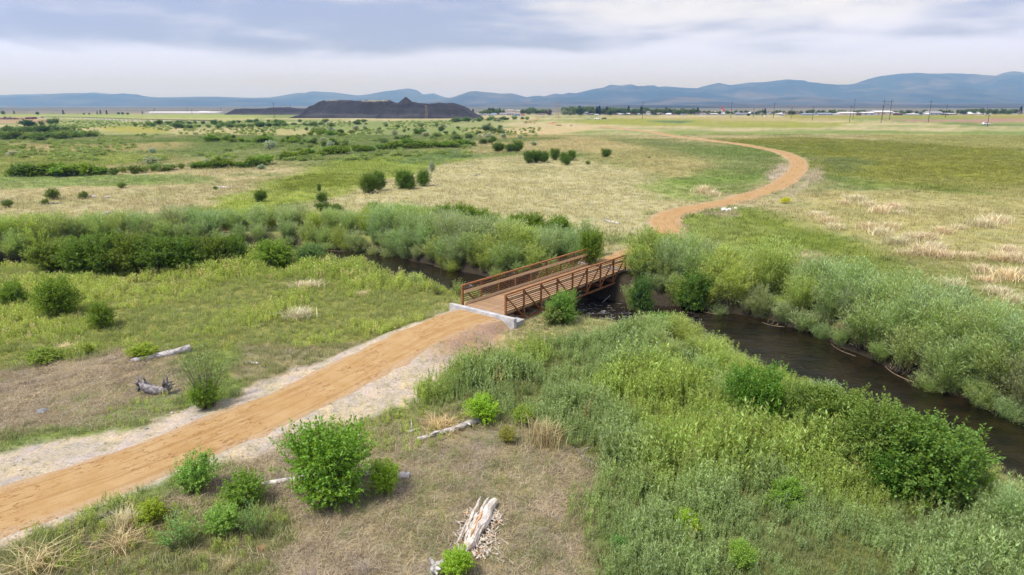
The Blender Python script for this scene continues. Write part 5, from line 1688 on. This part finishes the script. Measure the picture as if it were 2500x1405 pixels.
def rotten_log():
    xa, ya, za = gp(1135, 1352)
    xb, yb, zb = gp(1195, 1232)
    A, B = Vector((xa, ya, za)), Vector((xb, yb, zb))
    t = thing('rotten_log', 'broken white rotten log with orange heartwood on a bed of splinters', 'log', A)
    D = B - A
    L = D.length
    t.rotation_euler = (0, 0, math.atan2(-D.x, D.y))
    g = random.Random(12)
    pts = [(0.06 * math.sin(i * 1.7) + 0.02 * i, L * i / 8, 0.15 + 0.03 * math.cos(i * 2.1)) for i in range(9)]
    Geo().tube(pts, [0.10, 0.22, 0.25, 0.24, 0.26, 0.23, 0.22, 0.20, 0.12], 10).obj('trunk', M_ROT, t, False)
    for k in range(9):        # long split staves that make up the log
        x0 = -0.30 + 0.068 * k + g.uniform(-0.02, 0.02)
        y0 = g.uniform(0.0, 0.5)
        y1 = L * g.uniform(0.8, 1.02)
        zc = 0.18 + 0.17 * math.sin((k + 0.5) / 9 * math.pi)
        n = 7
        y0 = g.uniform(0.0, 0.9)
        y1 = y0 + (L - y0) * g.uniform(0.45, 1.0)
        dr = g.uniform(-0.10, 0.16)
        pts = [(x0 + g.uniform(-0.03, 0.03) + dr * (i / (n - 1)), y0 + (y1 - y0) * i / (n - 1), zc + 0.02 + g.uniform(-0.03, 0.03)) for i in range(n)]
        Geo().tube(pts, [0.012] + [0.055 * g.uniform(0.5, 1.3) for _ in range(n - 2)] + [0.012], 6).obj('stave', M_ROTO if k == 5 else M_ROT, t, False)
    for k in range(230):
        r = abs(g.gauss(0, 0.55))
        x0 = 0.42 + g.gauss(0, 0.36) if g.random() < 0.8 else -0.4 - abs(g.gauss(0, 0.18))
        y0 = g.uniform(-0.1, L * 0.8)
        x0 *= (1 - 0.45 * y0 / L) if x0 > 0 else 0.8
        l = g.uniform(0.14, 0.5)
        a = g.gauss(0.5, 0.7)
        c = Vector((x0, y0, 0.03 + 0.12 * max(0, 1 - abs(x0 - 0.15) / 0.6) * g.uniform(0.2, 1)))
        M = Matrix.Rotation(a, 3, 'Z') @ Matrix.Rotation(g.uniform(-0.22, 0.22), 3, 'X')
        m = M_ROT if g.random() < 0.92 else M_ROTO
        w0 = g.uniform(0.010, 0.036)
        ge = Geo()
        b = [M @ Vector(p) + c for p in ((-w0, -l / 2, 0), (w0, -l / 2 * 0.8, 0), (w0 * 0.6, l / 2, 0), (-w0 * 0.3, l / 2 * 0.85, 0))]
        up = Vector((0, 0, 0.018))
        ge.v = [tuple(p) for p in b] + [tuple(p + up) for p in b]
        ge.f = [(3, 2, 1, 0), (4, 5, 6, 7), (0, 1, 5, 4), (1, 2, 6, 5), (2, 3, 7, 6), (3, 0, 4, 7)]
        ge.obj('splinter', m, t)
    return t


rotten_log()
log_between((1050, 1402), (1085, 1385), 0.10, 0.14, 'cracked grey log end poking out beside the yellow-green shrub', seed=24, stubs=3)


def stone_mesh(seed, m, n=1):
    g = rng(seed)
    bm = bmesh.new()
    bmesh.ops.create_icosphere(bm, subdivisions=2, radius=0.5)
    ax = unit(g.normal(size=(6, 3)))
    for v in bm.verts:
        p = np.array(v.co)
        for a in ax:
            q = p @ a
            if q > 0.33:
                p = p - a * (q - 0.33) * 0.85
        v.co = p * np.array((1.1, 0.85, 0.65))
    me = bpy.data.meshes.new('stone')
    bm.to_mesh(me)
    bm.free()
    me.materials.append(m)
    return me


STONES = [stone_mesh(500 + i, M_ROCK) for i in range(4)]
STB = stone_mesh(510, M_ROCKB)
STW = [stone_mesh(520 + i, M_ROCKW) for i in range(3)]
for u, v, w_, me, lb in [(105, 1009, 26, STB, 'flat blue-grey stone on the dead grass of the left side'), (358, 1048, 9, STB, 'small blue stone on the gravel verge above the trail'), (420, 1010, 10, STW[0], 'small white stone above the gravel verge'), (247, 923, 7, STW[1], 'tiny white stone on the dead grass by the meadow'),
                         (1548, 576, 12, STONES[1], 'grey boulder at the bend of the trail beyond the bridge'), (1528, 317, 9, STONES[0], 'dark boulder on the verge of the distant trail'), (1549, 318, 6, STONES[2], 'smaller dark boulder on the verge of the distant trail'), (1394, 308, 8, STONES[3], 'dark boulder past the distant trail end'), (1235, 313, 7, STONES[1], 'dark boulder on the green strip before the town'), (1323, 286, 7, STONES[2], 'dark boulder on the rise before the town')]:
    x, y, z = gp(u, v)
    s = w_ / FOC * depth_of(x, y, z)
    o = obj('stone', me, None, (x, y, z + s * 0.15), label=lb, category='stone')
    o.scale = (s, s, s)
    o.rotation_euler = (0, 0, RN.uniform(0, 6))
for k in range(16):
    x, y, z = gp(1762 + RN.gauss(0, 14), 514 + RN.gauss(0, 3))
    o = obj('rubble_stone', STW[k % 3], None, (x, y, z + 0.08), label='white broken stone in the pile beside the trail', category='stone', group='white stones piled beside the trail')
    s = RN.uniform(0.25, 0.7)
    o.scale = (s, s, s * 0.8)
    o.rotation_euler = (RN.uniform(0, 1), 0, RN.uniform(0, 6))


def loose_stones(name, spots, m, lo, hi, seed, lift=0.3):
    """many small stones, joined: nobody could count them"""
    g = rng(seed)
    base = stone_mesh(seed + 7, m)
    bv = np.array([v.co[:] for v in base.vertices])
    bf = np.array([p.vertices[:] for p in base.polygons])
    V, F = [], []
    for i, (x, y, z) in enumerate(spots):
        a = g.uniform(0, 6.28)
        s = lo + (hi - lo) * g.uniform() ** 2.2
        Rm = np.array(((math.cos(a), -math.sin(a), 0), (math.sin(a), math.cos(a), 0), (0, 0, 1)))
        V.append((bv * s * g.uniform(0.7, 1.3, 3)) @ Rm.T + np.array((x, y, z + s * lift * 0.4)))
        F.append(bf + len(bv) * i)
    obj(name, mesh_np(name, np.vstack(V), np.vstack(F), m), kind='stuff')


g0 = rng(90)
rip = []
while len(rip) < 420:
    al, ac = g0.uniform(-1.2, 4.2), g0.uniform(-2.6, 4.6)
    p = BM + BE * al + BN * ac
    if al < 0.5 and abs(ac) < 2.7:
        continue
    rip.append((p.x, p.y, float(zg(np.array([p.x]), np.array([p.y]))[0])))
loose_stones('rubble', rip, simple_mat('riprap', (0.40, 0.28, 0.19), 0.9, 0.35, 2.0, 0.4), 0.10, 0.34, 91)
x, y, g1 = sample_field(9000, 16, 50, 92, 0.6)
dn, an, sn = dist_poly(x, y, TR_NEAR)
m = (dn > TR_HALF + 0.1) & (dn < TR_HALF + 3.0)
cg = ground_color(x, y)[1]
m &= cg > 0.6
x, y, an, sn = x[m][:1700], y[m][:1700], an[m], sn[m]
loose_stones('gravel', list(zip(x, y, zg(x, y))), simple_mat('gravel_stone', (0.42, 0.36, 0.30), 0.9, 0.35, 1.5, 0.3), 0.02, 0.11, 93)


# ------------------------------------------------------------------ power poles
M_POLE = simple_mat('pole_wood', (0.075, 0.06, 0.052), 0.9, 0.2, 1.0)
M_POLET = simple_mat('new_pole_wood', (0.34, 0.25, 0.16), 0.9, 0.2, 1.0)


def pole(u, vb, vt, label, m=M_POLE, arm=1, thick=1.0):
    x, y, z = gp(u, vb)
    d = depth_of(x, y, z)
    h = (vb - vt) / FOC * d
    t = thing('utility_pole', label, 'power pole', (x, y, z), RN.uniform(-0.5, 0.5), 'power poles across the plain')
    r = 0.22 * thick * max(1.0, d / 700)
    Geo().tube([(0, 0, -0.5), (0, 0, h * 0.5), (0, 0, h)], [r, r * 0.85, r * 0.65], 7).obj('shaft', m, t)
    if arm:
        Geo().box((0, r, h - 0.9), (2.6, 0.16, 0.2)).obj('crossarm', m, t)
        for q in (-1.15, 0.45, 1.15):
            Geo().tube([(q, r, h - 0.8), (q, r, h - 0.45)], 0.07, 5).obj('insulator', M_ROCKB, t)


for u, vb, vt, lb in [
    (1568, 291, 250, 'tall pole in front of the town trees'), (1784, 289, 250, 'tall pole beside the red and white sign pylon'), (1839, 287, 265, 'short pole just east of the sign pylon'), (1861, 286, 266, 'short thin pole before the small houses'),
    (1888, 288, 252, 'tall pole before the dark conifer of the town'), (1931, 290, 264, 'leaning-looking pole before the brown-roofed houses'), (1983, 295, 262, 'pole before the long pale sheds'), (2074, 299, 260, 'nearer of the two poles before the dark barn'), (2082, 293, 244, 'taller farther pole before the dark barn'),
    (2151, 301, 259, 'nearer pole standing before the twin-pole frame'), (2266, 299, 248, 'tall isolated pole before the grey hall'), (2308, 288, 256, 'pole near the white roofed barns'), (2410, 310, 281, 'short pole right next to the white car'), (2407, 286, 257, 'pole behind the white car by the tree belt'),
    (670, 289, 252, 'tall dark pole before the low slag heap'), (458, 276, 263, 'western pole behind the white greenhouse'), (469, 280, 267, 'dark pole before the white greenhouse'), (540, 277, 262, 'pole at the end of the white greenhouse'), (378, 277, 265, 'pole at the west end of the greenhouse'), (710, 280, 257, 'pole behind the tan pole by the low heap'),
]:
    pole(u, vb, vt, 'wooden ' + lb)
pole(697, 280, 257, 'tan new wooden pole before the low slag heap', M_POLET)
pole(1040, 290, 258, 'tan western pole of the pair before the terraced heap', M_POLET)
pole(1043, 290, 259, 'tan eastern pole of the pair before the terraced heap', M_POLET)


def h_frame(us, vb, vt, label, m=M_POLE):
    x, y, z = gp(sum(us) / len(us), vb)
    d = depth_of(x, y, z)
    h = (vb - vt) / FOC * d
    t = thing('pole_frame', label, 'power pole', (x, y, z))
    xs = [(u - sum(us) / len(us)) / FOC * d for u in us]
    for q in xs:
        Geo().tube([(q, 0, -0.5), (q, 0, h)], [0.26, 0.17], 7).obj('shaft', m, t)
    Geo().box((0, 0.3, h - 2.6), (max(xs) - min(xs) + 4, 0.25, 0.3)).obj('crossarm', m, t)
    if len(us) == 2:
        Geo().bar((xs[0], 0.2, h - 6.5), (xs[1], 0.2, h - 3.2), 0.16).obj('brace', m, t)
        Geo().bar((xs[1], 0.1, h - 6.5), (xs[0], 0.1, h - 3.2), 0.16).obj('brace', m, t)


h_frame((2153, 2171), 293, 244, 'twin-pole power line frame with a long crossarm')
h_frame((1356, 1360, 1364), 289, 253, 'three slim poles joined by a crossarm before the town', M_POLET)

# ------------------------------------------------------------------ town
M_WALLS = [simple_mat('wall_white', (0.48, 0.48, 0.48), 0.8, 0.08, 0.2), simple_mat('wall_grey', (0.32, 0.34, 0.37), 0.8, 0.08, 0.2), simple_mat('wall_tan', (0.45, 0.38, 0.30), 0.8, 0.08, 0.2), simple_mat('wall_brown', (0.14, 0.09, 0.07), 0.8, 0.1, 0.2), simple_mat('wall_blue', (0.22, 0.28, 0.40), 0.8, 0.1, 0.2)]
M_ROOFS = [simple_mat('roof_grey', (0.22, 0.22, 0.24), 0.8, 0.1, 0.2), simple_mat('roof_brown', (0.11, 0.075, 0.065), 0.8, 0.1, 0.2), simple_mat('roof_white', (0.56, 0.56, 0.58), 0.6, 0.05, 0.2), simple_mat('roof_blue', (0.20, 0.24, 0.32), 0.6, 0.05, 0.2), simple_mat('roof_red', (0.28, 0.09, 0.06), 0.7, 0.1, 0.2)]
M_WIN = simple_mat('window_dark', (0.03, 0.035, 0.045), 0.3, 0.1, 1.0, spec=0.5)
M_RED = simple_mat('sign_red', (0.55, 0.05, 0.06), 0.5, 0.05, 1.0)


def house(u, vb, wpx, hpx, wall, roof, label, pitch=0.35, group=None, dep=10, name='house', cat='house', gable=False, wins=0):
    x, y, z = gp(u, vb)
    d = depth_of(x, y, z)
    W, H = wpx / FOC * d, hpx / FOC * d
    t = thing(name, label, cat, (x, y, z), 0, group)
    rh = min(H * pitch, 5)
    wh = H - rh
    Geo().box((0, 0, wh / 2 - 0.3), (W, dep, wh + 0.6)).obj('wall', M_WALLS[wall], t)
    if gable:
        Geo().prism([(-W / 2 - 0.4, 0), (W / 2 + 0.4, 0), (0, rh)], -dep / 2 - 0.4, dep / 2 + 0.4)
        g = Geo()
        g.prism([(-W / 2 - 0.4, wh + 0.01), (W / 2 + 0.4, wh + 0.01), (0, wh + rh)], -dep / 2 - 0.4, dep / 2 + 0.4)
        o = g.obj('roof', M_ROOFS[roof], t)
        o.rotation_euler = (0, 0, math.pi / 2)
    else:
        Geo().prism([(-dep / 2 - 0.5, wh + 0.01), (dep / 2 + 0.5, wh + 0.01), (0, wh + rh)], -W / 2 - 0.4, W / 2 + 0.4).obj('roof', M_ROOFS[roof], t)
    for k in range(wins):
        q = -W / 2 + W * (k + 0.5) / wins
        Geo().box((q, -dep / 2 - 0.03, wh * 0.5), (min(1.8, W / wins * 0.5), 0.1, min(1.6, wh * 0.45))).obj('window', M_WIN, t)
    return t


for a in [
    (1170, 283, 10, 5, 1, 0, 'small grey house beside the foot of the slag heap'), (1183, 283, 9, 5, 0, 0, 'small white house, second from the slag heap'), (1196, 283, 8, 4, 1, 3, 'pale blue-roofed shed east of the slag heap'), (1206, 282, 13, 5, 4, 3, 'dark blue hoop-roofed hall near the slag heap', 0.7),
    (1228, 282, 16, 6, 0, 0, 'white low house in front of the tall tan block'), (1243, 281, 20, 12, 2, 2, 'tall white-tan block, highest building of the town', 0.08, None, 14, 'building', 'building', False, 4), (1264, 281, 11, 11, 2, 2, 'tan upper block at the side of the tall building', 0.08), (1246, 283, 18, 7, 0, 2, 'white flat-roofed house at the front of the tall block', 0.1, None, 10, 'house', 'house', False, 3),
    (1263, 284, 14, 6, 4, 3, 'blue-grey shed in front of the tan upper block', 0.2), (1277, 283, 10, 4, 0, 4, 'small white house with a reddish roof by the blue shed'), (1322, 282, 16, 5, 2, 1, 'tan house in front of the bare grey tree'), (1345, 282, 10, 5, 0, 0, 'white house behind the bare grey tree'),
    (1431, 281, 9, 7, 0, 0, 'two-storey white house beside the dark oak', 0.3), (1440, 282, 12, 4, 1, 1, 'low grey house next to the two-storey white one'), (1456, 282, 9, 3, 0, 2, 'tiny white shed between grey house and gabled house'), (1474, 281, 15, 6, 0, 1, 'white gabled house with brown roof', 0.55, None, 10, 'house', 'house', True), (1490, 281, 8, 4, 0, 0, 'white house behind the tiny shed'),
    (1504, 281, 12, 4, 2, 1, 'tan house with brown roof west of the slanted white one'), (1519, 281, 9, 4, 0, 0, 'white cottage in the middle of the town front'), (1531, 281, 12, 6, 0, 2, 'white house with bright slanted roof', 0.6), (1545, 281, 9, 4, 2, 4, 'tan house with red roof beside the slanted white one'), (1557, 281, 6, 4, 0, 2, 'small bright white shed'),
    (1582, 281, 7, 9, 0, 0, 'narrow white tower-like building', 0.2), (1594, 281, 6, 3, 0, 2, 'tiny white shed east of the narrow tower'), (1606, 281, 9, 5, 2, 4, 'tan house with red roof beside the white-roofed hall'), (1620, 281, 16, 5, 0, 2, 'hall with a long white roof', 0.4, None, 12), (1641, 280, 26, 7, 3, 1, 'wide dark brown building with a low roof', 0.5, None, 14), (1660, 281, 12, 4, 0, 0, 'white house beside the wide brown building'), (1671, 281, 9, 5, 2, 1, 'tan house beside the round green trees'),
    (1705, 281, 16, 6, 1, 1, 'grey house under the dark conifer crown'), (1722, 281, 18, 6, 0, 1, 'white house with dark roof west of the sign pylon', 0.4, None, 10, 'house', 'house', False, 3), (1741, 281, 18, 4, 0, 2, 'low white building under the sign pylon'), (1750, 279, 20, 6, 3, 2, 'brown building with a white roof edge behind the pylon', 0.2), (1800, 282, 13, 5, 1, 0, 'grey house east of the tall pole by the pylon'), (1814, 282, 15, 6, 0, 0, 'white house west of the pale green house'),
    (1832, 281, 11, 7, 0, 2, 'pale gabled house with a light roof', 0.5, None, 9, 'house', 'house', True), (1851, 281, 17, 5, 1, 3, 'blue-roofed low house near the conifer', 0.4), (1880, 281, 9, 6, 0, 0, 'white gabled cottage behind the tall pole', 0.5, None, 9, 'house', 'house', True), (1902, 281, 13, 4, 0, 2, 'low white shed before the brown-roofed houses'), (1919, 281, 13, 7, 2, 1, 'tan two-storey house west of the leaning-looking pole'), (1940, 281, 17, 7, 2, 1, 'tan house with steep brown roof and white chimney block', 0.5),
    (1970, 282, 30, 5, 0, 3, 'first long pale shed with bluish roof', 0.5, None, 14, 'shed', 'shed'), (2010, 282, 34, 6, 0, 3, 'second long pale shed with bluish roof', 0.5, None, 14, 'shed', 'shed', False, 5), (2040, 282, 22, 4, 0, 2, 'low white shed east of the long sheds'), (2065, 282, 34, 8, 2, 2, 'wide pale hall with a low white roof', 0.35, None, 20, 'hall', 'hall'), (2089, 282, 16, 6, 3, 1, 'dark barn standing between the pale halls', 0.3, None, 12, 'barn', 'barn'),
    (2113, 282, 30, 8, 1, 2, 'grey metal hall west of the twin-pole frame', 0.3, None, 18, 'hall', 'hall', False, 2), (2150, 282, 42, 11, 2, 2, 'largest tan metal hall behind the twin-pole frame', 0.3, None, 20, 'hall', 'hall', False, 3), (2186, 282, 26, 6, 3, 1, 'dark low building east of the twin-pole frame'), (2225, 282, 28, 4, 0, 2, 'low white building before the dark trees'), (2270, 281, 46, 9, 1, 0, 'wide grey hall with a hipped roof by the isolated pole', 0.55, None, 20, 'hall', 'hall', False, 4), (2315, 281, 20, 4, 0, 2, 'small white building next to the white barns'),
    (2352, 279, 22, 7, 0, 2, 'rear white-roofed barn, behind the long one', 0.6, None, 14, 'barn', 'barn'), (2378, 280, 44, 6, 0, 2, 'long front white-roofed barn', 0.75, None, 18, 'barn', 'barn'), (2409, 280, 9, 3, 0, 2, 'tiny white shed at the tree belt'), (2482, 279, 8, 5, 0, 0, 'white gabled end beside the last big tree', 0.5),
    (20, 292, 30, 4, 2, 1, 'low tan ranch building at the western side', 0.3), (77, 291, 15, 5, 3, 4, 'dark red open-fronted shed near the corral', 0.25, None, 8, 'shed', 'shed'), (100, 289, 9, 3, 0, 2, 'white trailer east of the red shed', 0.15, None, 3, 'trailer', 'trailer'),
    (1436, 292, 6, 3, 0, 2, 'small white trailer on the green rise before the town', 0.2, None, 3, 'trailer', 'trailer'), (1908, 284, 6, 3.5, 0, 0, 'tiny lone shed out on the field before the town', 0.3),
]:
    house(*a)


hr = random.Random(19)
for k in range(52):
    u = hr.uniform(1425, 1700) if k < 18 else hr.uniform(1700, 2330)
    wl, wn = hr.choice(((0, 'white'), (0, 'white'), (1, 'grey'), (2, 'tan'), (3, 'brown')))
    rl, rn = hr.choice(((0, 'grey'), (1, 'brown'), (2, 'white'), (3, 'blue'), (2, 'white')))
    near_ = 'before the town tree belt' if k < 18 else 'between sign pylon and twin-pole frame' if u < 2100 else 'east of the twin-pole frame'
    house(u, hr.uniform(279.6, 282.4), hr.uniform(6, 13), hr.uniform(3, 5.5), wl, rl, f'small {wn} house with {rn} roof {near_}', hr.uniform(0.25, 0.55), 'small houses of the town')


def greenhouse():
    x0, y0, z = gp(365, 277.3)
    d = depth_of(0, y0, 0)
    L = (545 - 365) / FOC * d
    t = thing('greenhouse', 'very long low white greenhouse on the western plain', 'greenhouse', (x0 + L / 2, y0, z))
    h = 4.0 / FOC * d
    Geo().box((0, 0, h * 0.3), (L, 30, h * 0.6)).obj('wall', M_WALLS[0], t)
    for k in range(3):
        Geo().prism([(-15 + k * 10, h * 0.61), (-5 + k * 10, h * 0.61), (-10 + k * 10, h)], -L / 2 + 6, L / 2 - 6).obj('roof', M_ROOFS[2], t)
    Geo().box((L * 0.24, 4, h * 0.9), (16, 10, h * 0.9)).obj('vent_house', M_ROOFS[2], t)


greenhouse()


def sign_pylon():
    x, y, z = gp(1762, 281)
    d = depth_of(x, y, z)
    h = 21 / FOC * d
    t = thing('sign_pylon', 'tall sign pylon, white below and red above, in the town', 'sign', (x, y, z))
    Geo().box((0, 0, h * 0.3), (1.6, 1.6, h * 0.6)).obj('post', M_WALLS[0], t)
    Geo().box((0, 0, h * 0.8), (1.4, 1.4, h * 0.4)).obj('red_panel', M_RED, t)
    Geo().box((2.6, 0, h * 0.52), (3.4, 0.6, 2.6)).obj('side_panel', M_RED, t)


sign_pylon()

# town trees
TREE_P = []
for i in range(3):
    fm, _ = shrub_mesh(600 + i, 8, 9.5, 120, 9, 1.1, 0.75, 9, 0.22, 'crown')
    TREE_P.append((fm, 8, 9.5))


def conifer_mesh(seed):
    g = rng(seed)
    n = 700
    t = g.uniform(0, 1, n) ** 0.75
    z = 1.2 + t * 10.8
    r = (1 - t) * 2.6 * g.uniform(0.35, 1.0, n) + 0.15
    a = g.uniform(0, 6.28, n)
    P = np.c_[np.cos(a) * r, np.sin(a) * r, z]
    D = unit(np.c_[np.cos(a), np.sin(a), g.uniform(-0.5, 0.3, n)])
    V, F = quads(P - D * 0.4, D, side_of(g, D), np.full(n, 1.2), np.full(n, 0.6))
    return mesh_np('crown', V, F, M_LEAF)


CONI = [conifer_mesh(620 + i) for i in range(2)]
ME_TRUNK = Geo().tube([(0, 0, -0.3), (0.1, 0, 2.5), (0, 0.1, 5)], [0.35, 0.28, 0.12], 6).mesh('trunk', M_BARK)


def tree(u, vb, hpx, kind, label, col, group=None, wf=1.0):
    x, y, z = gp(u, vb)
    d = depth_of(x, y, z)
    h = hpx / FOC * d
    t = thing('conifer' if kind == 'c' else 'town_tree', label, 'tree', (x, y, z), RN.uniform(0, 6.28), group)
    if kind == 'c':
        s = h / 12.0
        f = obj('crown', CONI[RN.randrange(2)], t)
        t.scale = (s * wf, s * wf, s)
    else:
        fm, w_, hh = TREE_P[RN.randrange(3)]
        s = h / hh
        t.scale = (s * wf, s * wf, s)
        f = obj('crown', fm, t)
    f.color = jit(col, 0.14)
    obj('trunk', ME_TRUNK, t)


TG = (0.085, 0.125, 0.035)
tr_ = random.Random(8)
for u0, u1, n, lo, hi, lb in [(1172, 1235, 16, 9, 15, 'green town tree between the slag heap and the tall block'), (1270, 1330, 14, 10, 17, 'green town tree between the tall block and the bare tree'), (1375, 1480, 26, 11, 21, 'green town tree in the tall belt before the gabled houses'), (1485, 1580, 26, 11, 18, 'green town tree in the belt behind the bright white houses'),
                            (1585, 1700, 24, 9, 17, 'green town tree in the belt around the brown building'), (1705, 1800, 12, 7, 11, 'low town tree around the sign pylon'), (1805, 1960, 18, 7, 12, 'low town tree among the small houses'), (1965, 2110, 18, 7, 13, 'green tree behind the long pale sheds'), (2180, 2330, 20, 7, 12, 'dark tree behind the grey hall'), (2335, 2480, 26, 9, 15, 'green tree in the belt behind the white barns')]:
    for k in range(n):
        u = u0 + (u1 - u0) * (k + tr_.uniform(0.1, 0.9)) / n
        tree(u, 281.2 + tr_.uniform(-2.2, 0.2), tr_.uniform(lo, hi), 't', lb, TG if tr_.random() < 0.8 else (0.08, 0.11, 0.04), lb.replace(' tree ', ' trees '), tr_.uniform(0.9, 1.6))
for u, vb, hp, lb in [(1143, 283, 18, 'dark conifer just east of the slag heap'), (1155, 282, 15, 'second dark conifer east of the slag heap'), (1194, 281, 17, 'slim conifer, first of three behind the small houses'), (1199, 281, 16, 'slim conifer, second of three behind the small houses'), (1204, 281, 17, 'slim conifer, third of three behind the small houses'), (1220, 281, 16, 'conifer west of the tall block'), (1415, 281, 22, 'tallest conifer in the town belt'), (1457, 281, 20, 'pointed conifer above the white gabled house'), (1463, 281, 22, 'slender conifer next to the pointed one'), (1481, 281, 20, 'conifer at the end of the tall belt'), (1534, 281, 21, 'conifer behind the slanted white roof'), (1565, 281, 20, 'conifer touching the tall pole'), (1625, 281, 18, 'conifer behind the white-roofed hall'),
                      (1867, 282, 16, 'dark conifer by the blue-roofed house'), (1703, 281, 18, 'dark spreading conifer west of the pylon'), (155, 281, 12, 'lone dark conifer on the western plain'), (238, 281, 9, 'short conifer, first of the western pair'), (246, 281, 11, 'taller conifer, second of the western pair'), (261, 281, 11, 'dense conifer beside the western pair'), (35, 280, 9, 'dark small conifer at the western edge'), (348, 280, 8, 'small conifer at the head of the greenhouse'), (2490, 281, 20, 'last big dark conifer beyond the white barns')]:
    tree(u, vb, hp, 'c', lb, (0.028, 0.05, 0.022), None, 1.25)
for u, vb, hp, c, lb in [(1340, 284, 17, (0.10, 0.085, 0.075), 'bare grey-brown tree at the town edge'), (1377, 283, 15, (0.17, 0.21, 0.15), 'silvery tree west of the dark oak'), (1392, 283, 12, (0.16, 0.20, 0.13), 'low pale tree beside the dark oak'), (1416, 284, 20, (0.04, 0.07, 0.022), 'dark round oak at the front of the town'), (8, 281, 10, TG, 'leafy tree in the western corner'), (92, 281, 8, (0.05, 0.08, 0.04), 'small spreading tree on the western plain'), (290, 281, 7, TG, 'low tree west of the greenhouse, first of three'), (300, 281, 7, TG, 'low tree west of the greenhouse, second of three'), (312, 281, 6, TG, 'low tree west of the greenhouse, third of three'), (205, 281, 5, TG, 'tiny tree between the lone conifer and the pair'), (218, 281, 5, TG, 'second tiny tree beside the pair of conifers'), (13, 291, 6, (0.04, 0.045, 0.03), 'dark bush-like tree at the tan ranch building'), (25, 292, 6, (0.05, 0.07, 0.05), 'dusky small tree beside the ranch building'), (1827, 285, 8, (0.035, 0.05, 0.025), 'dark round tree before the pale gabled house')]:
    tree(u, vb, hp, 't', lb, c, None, 1.2)


# ------------------------------------------------------------------ vehicles, rail line, corral fence
M_CARW = simple_mat('car_paint_white', (0.75, 0.75, 0.76), 0.3, 0.03, 1.0, spec=0.5)
M_CARD = simple_mat('car_paint_dark', (0.03, 0.03, 0.035), 0.3, 0.05, 1.0, spec=0.5)
M_TYRE = simple_mat('tyre', (0.02, 0.02, 0.02), 0.9, 0.05, 1.0)


def car(u, vb, label, m, pickup=False, rz=0.15, sc=1.0):
    x, y, z = gp(u, vb)
    t = thing('parked_car', label, 'car', (x, y, z + 0.02), rz)
    t.scale = (sc, sc, sc)
    prof = [(-2.3, 0.35), (2.3, 0.35), (2.35, 0.75), (2.2, 0.95), (1.2, 1.05), (-2.2, 1.08), (-2.35, 0.7)]
    g = Geo().prism([(a, b) for a, b in prof], -0.88, 0.88)
    o = g.obj('body', m, t, bevel=0.05)
    o.rotation_euler = (0, 0, -math.pi / 2)
    cab = [(-2.1, 1.081), (0.9, 1.081), (0.2, 1.68), (-1.9, 1.70)] if not pickup else [(-0.4, 1.081), (1.2, 1.081), (0.6, 1.7), (-0.3, 1.72)]
    o = Geo().prism(cab, -0.74, 0.74).obj('cabin', m, t, bevel=0.04)
    o.rotation_euler = (0, 0, -math.pi / 2)
    a0, a1 = cab[0][0] + 0.25, cab[1][0] - 0.35
    for s in (-1, 1):
        o = Geo().prism([(a0, 1.16), (a1, 1.16), (a1 - 0.42, 1.56), (a0 + 0.12, 1.56)], s * 0.755 - 0.02, s * 0.755 + 0.02).obj('window', M_WIN, t)
        o.rotation_euler = (0, 0, -math.pi / 2)
        for q in (-1.45, 1.45):
            w_ = Geo().tube([(q, s * 0.72, 0.34), (q, s * 0.92, 0.34)], 0.34, 14).obj('wheel', M_TYRE, t)
    for s in (-0.6, 0.6):
        Geo().box((2.32, s, 0.78), (0.08, 0.3, 0.14)).obj('headlight', M_ROCKW, t)


car(2407, 305.5, 'white car parked by the short pole on the plain', M_CARW, False, 0.1, 1.12)
car(1458, 292.5, 'white pickup on the green rise before the town', M_CARW, True, 0.05, 1.25)
car(1475, 291.8, 'dark pickup parked next to the white one', M_CARD, True, 0.1, 1.1)
car(1870, 285.5, 'white car out on the field before the small houses', M_CARW, False, 0.3)


def rail_line():
    A = gp(100, 289.6)
    B = gp(190, 290.3)
    C_ = gp(330, 296)
    D_ = gp(520, 300)
    line = smooth_line([A[:2], B[:2], C_[:2], D_[:2]], 6)
    t = thing('pipe_fence', 'long low dark pipe fence on white footings across the western plain', 'fence', (0, 0, 0))
    P = resample(line, 34)
    for (xa, ya), (xb, yb) in zip(P[:-1], P[1:]):
        Geo().bar((xa, ya, PLAIN + 1.7), (xb, yb, PLAIN + 1.7), 0.5, 0.45).obj('pipe', M_POLE, t)
    me = Geo().box((0, 0, 0.35), (2.2, 1.2, 0.9)).mesh('footing', M_ROCKW)
    mp = Geo().box((0, 0, 0.9), (0.25, 0.25, 1.8)).mesh('post', M_POLE)
    for x, y in P:
        obj('footing', me, t, (x, y - 0.5, PLAIN))
        obj('post', mp, t, (x, y, PLAIN))


rail_line()


def corral():
    t = thing('corral_fence', 'wooden corral fence beside the dark red shed', 'fence', gp(45, 293))
    mp = Geo().box((0, 0, 0.8), (0.25, 0.25, 1.9)).mesh('post', M_POLE)
    for k in range(9):
        obj('post', mp, t, (-14 + 3.5 * k, 0, 0))
    for h in (0.6, 1.1, 1.6):
        Geo().box((0, -0.2, h), (29, 0.12, 0.2)).obj('rail', M_POLE, t)


corral()
